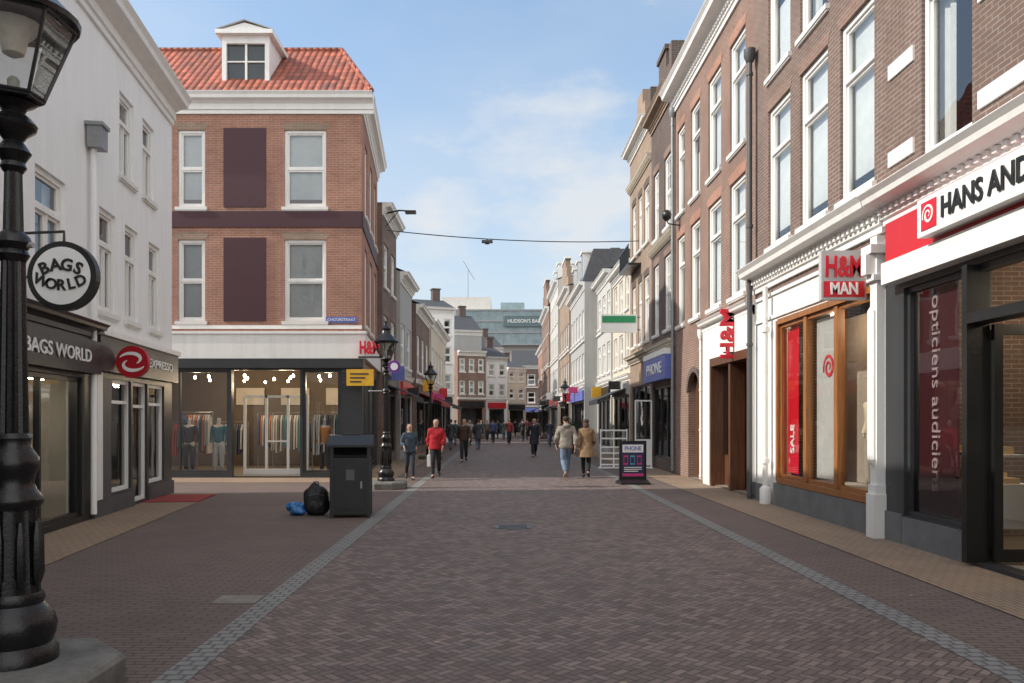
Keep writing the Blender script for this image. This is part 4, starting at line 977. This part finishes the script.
    for sd in (1,-1):
        h,kn,an,to=L[sd]; q=.0 if fem else .012
        t.chain([(h[0],h[1],h[2]-.02),((h[0]+kn[0])/2,(h[1]+kn[1])/2+.01,(h[2]+kn[2])/2),kn,(kn[0],(kn[1]*.6+an[1]*.4)-.015,kn[2]*.62+an[2]*.38),(an[0],an[1],an[2]+.01)],[.10,.088+q,.068+q,.062+q,.05+q],0)
    t.make('trousers',lm,e,sub)
    j=Sk(); bk=bulk; low=.83 if near else .88
    j.chain([(0,0,Z(low)),(0,0,Z(.90)),(0,0,Z(1.02)),(0,0,Z(1.14)),(0,.005,Z(1.28)),(0,.01,Z(1.40)),(0,.015,Z(1.485))],[(.165*bk,.13*bk),(.175*bk,.14*bk),(.168*bk,.132*bk),(.16*bk,.125*bk),(.168*bk,.135*bk),(.13*bk,.108*bk),.072])
    for sd in (1,-1):
        a,el,wr=A[sd]; j.chain([a,(el[0]*.5+a[0]*.5,el[1]*.5,(el[2]+a[2])/2),(el[0]*.9+a[0]*.1,el[1]*.9,el[2]*.92+a[2]*.08),el,((el[0]+wr[0])/2,(el[1]+wr[1])/2,(el[2]+wr[2])/2),(wr[0],wr[1],wr[2]+.01)],[.08*bk,.07*bk,.06*bk,.066*bk,.058*bk,.048],5)
    jo=j.make('coat' if coat else 'jacket',tm,e,sub)
    for v in jo.data.vertices: v.co+=Vector((noise.noise(v.co*13),noise.noise(v.co*13+Vector((5,0,0))),noise.noise(v.co*11+Vector((0,7,0)))*.5))*.026
    if coat:
        g=G(); n=28; prof=[(.13,Z(1.1)),(.165,Z(.98)),(.19,Z(.8)),(.215,coat)]
        k0=len(g.v)
        for r,z in prof:
            for i in range(n):
                a=2*math.pi*i/n; rr=r*bk*(1+.04*math.sin(a*5)*(1.1-z)*2); g.v.append((rr*math.cos(a)*1.02,rr*math.sin(a)*(.85+stride*.6*(1.1-z))+.0,z))
        for p_ in range(3):
            for i in range(n):
                q_=(i+1)%n; g.f.append((k0+p_*n+i,k0+p_*n+q_,k0+(p_+1)*n+q_,k0+(p_+1)*n+i)); g.m.append(0)
        g.obj('coat_skirt',[tm],e,smooth=2)
    shm=plain('cloth_%.2f%.2f%.2f'%shoe,shoe,.6)
    for sd in (1,-1):
        s_=Sk(); h,kn,an,to=L[sd]; s_.chain([(an[0],an[1]-.03,an[2]-.02),(an[0],an[1]+.03,an[2]-.035),(to[0],to[1],max(to[2],.045))],[.05,.05,.042])
        s_.make('shoe',shm,e,sub)
    hm=plain('hair_%.2f%.2f'%(hair[0],hair[1]),hair,.7,0,.4,20)
    h=Sk(); h.chain([(0,-.02,Z(1.60)),(0,-.012,Z(1.66)),(0,.0,Z(1.705)),(0,.012,Z(1.75))],[(.075,.06),(.095,.088),(.104,.105),.07])
    if long: h.chain([(0,-.03,Z(1.66)),(0,-.04,Z(1.56)),(0,-.05,Z(1.42))],[(.095,.06),(.1,.06),(.075,.04)])
    ho=h.make('hair',hm,e,sub)
    for v in ho.data.vertices: v.co+=Vector((noise.noise(v.co*22),noise.noise(v.co*22+Vector((5,0,0))),0))*.014
    if hood:
        h=Sk(); h.chain([(-.09,-.05,Z(1.49)),(-.05,-.10,Z(1.50)),(0,-.12,Z(1.49)),(.05,-.10,Z(1.50)),(.09,-.05,Z(1.49))],[.05,.06,.065,.06,.05]); h.make('hood',tm,e,sub)
    if scarf:
        h=Sk(); h.chain([(0,.02,Z(1.45)),(0,.03,Z(1.54))],[(.11,.1),(.085,.08)]); h.make('scarf',plain('scarf_%.2f'%scarf[0],scarf,.9,0,.4,9),e,sub)
    e['pal']=1
    return e,A,k
P1,A1,k=person('woman in red jacket and black trousers walking with a white bag',-1.83,22.9,math.pi,1.70,(.40,.012,.022),(.015,.015,.018),(.06,.03,.02),stride=.24,fem=True,long=True,bulk=1.32,hood=True,scarf=(.03,.03,.04))
wr=A1[1][2]
g=G(); w0=Vector((wr[0]+.0,wr[1]+.02,wr[2]-.1))
g.tube([w0+Vector((0,-.06,-.14)),w0+Vector((0,-.02,0)),w0+Vector((0,.02,0)),w0+Vector((0,.06,-.14))],.006,6); g.box(w0.x-.05,w0.x+.05,w0.y-.14,w0.y+.14,w0.z-.46,w0.z-.13)
top(g.obj('shopping_bag',[LWH],None,P1.location,math.pi),'white paper shopping bag held by woman in red jacket','bag')
person('person in dark blue jacket and scarf walking with hands low',-2.5,22.1,math.pi+.25,1.56,(.05,.07,.10),(.03,.035,.05),(.12,.08,.05),stride=.2,fem=True,long=True,bulk=1.22,sw=-1,scarf=(.3,.28,.25),bend=.6,hood=True)
person('person in dark brown coat walking towards the camera',-1.42,31.6,math.pi,1.72,(.06,.035,.025),(.02,.02,.025),(.03,.02,.015),stride=.26,bulk=1.15)
person('man in grey beige jacket and light jeans walking away',1.89,22.9,.1,1.78,(.28,.25,.215),(.15,.21,.3),(.04,.028,.022),(.25,.2,.15),stride=.26,bulk=1.25,hood=True)
person('woman in long tan coat and black leggings walking away',2.46,22.9,-.1,1.70,(.27,.17,.095),(.012,.012,.014),(.09,.05,.03),stride=.22,coat=.62,fem=True,long=True,bulk=1.18,sw=-1)
person('person in long dark coat walking down the street',1.53,35.9,math.pi,1.74,(.02,.025,.04),(.02,.02,.03),(.03,.02,.02),stride=.25,coat=.6)
pal=[(.05,.05,.06),(.3,.05,.05),(.06,.09,.2),(.35,.32,.28),(.02,.02,.02),(.12,.1,.07),(.05,.12,.1)]
rnd=random.Random(11)
base=[]
for i,(x,y) in enumerate(((-1.2,44),(.6,53),(-.5,57),(-1.9,50),(1.7,60),(-1.0,62),(.3,66))):
    e,_,_=person('pedestrian in %s clothes far along the street'%('dark','red','blue','pale','black','brown','green')[i],x,y,math.pi*(i%2)+.1,1.65+.12*rnd.random(),pal[i],(.02,.025,.04) if i%3 else (.12,.15,.2),(.05,.03,.02),stride=.14+.15*rnd.random(),near=False,coat=.65 if i%3==0 else 0,grp='distant pedestrians')
    base.append(e)
kids={s.name:[o for o in bpy.data.objects if o.parent==s] for s in base}
for (x,y) in ((-2.4,58),(-2.6,64),(-.2,70),(.9,72),(2.3,67),(-1.6,68),(1.5,78),(-.8,76),(2.6,56),(3.0,74),(-2.9,52),(2.2,82),(-2.7,44),(3.1,50),(2.9,62)):
    s=rnd.choice(base); c=s.copy(); COL.objects.link(c); c.location=(x,y,0); c.rotation_euler=(0,0,rnd.choice([0,math.pi])+rnd.random()*.5)
    for ch in kids[s.name]:
        d=ch.copy(); d.parent=c; COL.objects.link(d)
for e in bpy.data.objects:
    if 'pal' in e: del e['pal']
MS=plain('mannequin_skin',(.6,.55,.5),.4)
def mannequin(x,y,z,rot,cm,lm,label):
    e=top(empty('mannequin',(x,y,z),rot),label,'mannequin')
    j=Sk(); j.chain([(0,0,.95),(0,0,1.12),(0,0,1.28),(0,0,1.4),(0,0,1.48),(0,0,1.56),(0,0,1.68)],[(.14,.1),(.11,.09),(.15,.1),(.1,.08),.05,.06,.075])
    for s in (1,-1):
        j.chain([(s*.18,0,1.4),(s*.23,-.03,1.12),(s*.22,.05,.88)],[.055,.045,.03],3); j.chain([(s*.08,0,.9),(s*.1,.02,.5),(s*.1,0,.1)],[.09,.065,.045],0)
    j.make('body',MS,e,1)
    j=Sk(); j.chain([(0,0,.85),(0,0,1.12),(0,0,1.28),(0,0,1.4)],[(.17,.13),(.14,.11),(.17,.12),(.12,.1)])
    for s in (1,-1): j.chain([(s*.18,0,1.4),(s*.23,-.03,1.12),(s*.22,.05,.92)],[.072,.058,.045],3)
    j.make('coat',cm,e,2)
    j=Sk(); j.chain([(0,0,.93),(0,0,1.0)],[(.15,.11),(.13,.1)])
    for s in (1,-1): j.chain([(s*.08,0,.88),(s*.1,.02,.5),(s*.1,0,.12)],[.1,.08,.062],0)
    j.make('trousers',lm,e,1)
    g=G(); g.lathe([(.2,0),(.2,.02)],16); g.obj('base_plate',[ZINC],e)
DK=plain('mann_dark',(.04,.04,.05),.8)
mannequin(5.74,12.30,.5,R90,plain('mann_beige',(.6,.52,.38),.8),plain('mann_khaki',(.4,.35,.27),.8),'shop mannequin in beige clothes behind the shop window')
mannequin(-9.2,23.7,.05,math.pi,DK,DK,'shop mannequin in dark clothes behind the shop window'); mannequin(-5.2,23.8,.05,math.pi,plain('mann_orange',(.5,.2,.06),.8),DK,'shop mannequin in orange top behind the shop window')
mannequin(-8.4,23.9,.05,math.pi,plain('mann_teal',(.04,.16,.2),.8),plain('mann_grey',(.4,.4,.4),.8),'shop mannequin in teal top behind the shop window')
# ------------------------------------------------------------------ WORLD
w=bpy.data.worlds.new('World'); S.world=w; w.use_nodes=True; nt=w.node_tree; n=N(nt)
bg=nt.nodes['Background']
sky=n.new('ShaderNodeTexSky',sky_type='NISHITA'); sky.sun_disc=False
sv=Vector((-1,-.1,.70)).normalized(); el=math.asin(sv.z); az=math.atan2(sv.x,sv.y)
sky.sun_elevation=el; sky.sun_rotation=az%(2*math.pi); sky.air_density=1.0; sky.dust_density=1.0; sky.ozone_density=1.2
co=n.coord('Generated')
sx=n.new('ShaderNodeSeparateXYZ'); n.put(sx.inputs[0],co)
mp=n.new('ShaderNodeMapping'); mp.inputs['Scale'].default_value=(1,1,2.6); n.put(mp.inputs[0],co)
f=n.noise(mp.outputs[0],5.0,10,.6); f2=n.noise(mp.outputs[0],1.8,4,.5)
def spot(px,py,rad):
    d=Vector(((px-500)/800,1,(420-py)/800)).normalized()
    v=n.new('ShaderNodeVectorMath',operation='DISTANCE'); n.put(v.inputs[0],co); v.inputs[1].default_value=d
    return n.rng(v.outputs['Value'],0,rad,1,0)
msk=n.m('MAXIMUM',spot(590,205,.19),n.m('MULTIPLY',spot(430,255,.15),.8))
cl=n.rng(n.m('ADD',f,n.m('MULTIPLY',msk,.34)),.58,.86,0,.85)
thin=n.rng(n.m('ADD',f2,n.m('MULTIPLY',f,.3)),.55,.95,0,.35)
cl=n.m('MAXIMUM',cl,thin)
sc_=n.new('ShaderNodeVectorMath',operation='MULTIPLY_ADD'); n.put(sc_.inputs[0],sky.outputs[0]); sc_.inputs[1].default_value=(1.25,1.25,1.2); sc_.inputs[2].default_value=(.75,1.05,1.4)
col=n.mix(n.rng(sx.outputs[2],0,.40,.7,0),sc_.outputs[0],(4.0,4.4,4.8,1))
col=n.mix(cl,col,(5.4,5.55,5.7,1))
back=n.rng(sx.outputs[1],.45,-.5,0,1)  # bright cloud bank added in the unseen sky behind the camera as ambient fill
back_fill=n.m('MULTIPLY',back,n.rng(n.noise(co,2.2,5,.6),.3,.6,.55,1))
col=n.mix(back_fill,col,(10.9,10.9,10.8,1))
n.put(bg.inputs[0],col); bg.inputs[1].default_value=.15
sl=bpy.data.lights.new('sun','SUN'); sl.energy=4.7; sl.angle=math.radians(.5); sl.color=(1,.94,.85)
so=bpy.data.objects.new('sun',sl); COL.objects.link(so); so.rotation_euler=(-sv).to_track_quat('-Z','Y').to_euler()
# ------------------------------------------------------------------ CAMERA
cam=bpy.data.cameras.new('camera'); co_=bpy.data.objects.new('camera',cam); COL.objects.link(co_)
co_.location=(0,0,1.66); co_.rotation_euler=(R90,0,0); cam.lens=28.125; cam.sensor_width=36; cam.shift_x=.0117; cam.shift_y=.0767; cam.clip_end=2000
S.camera=co_
S.view_settings.view_transform='Standard'; S.view_settings.look='None'; S.view_settings.exposure=0
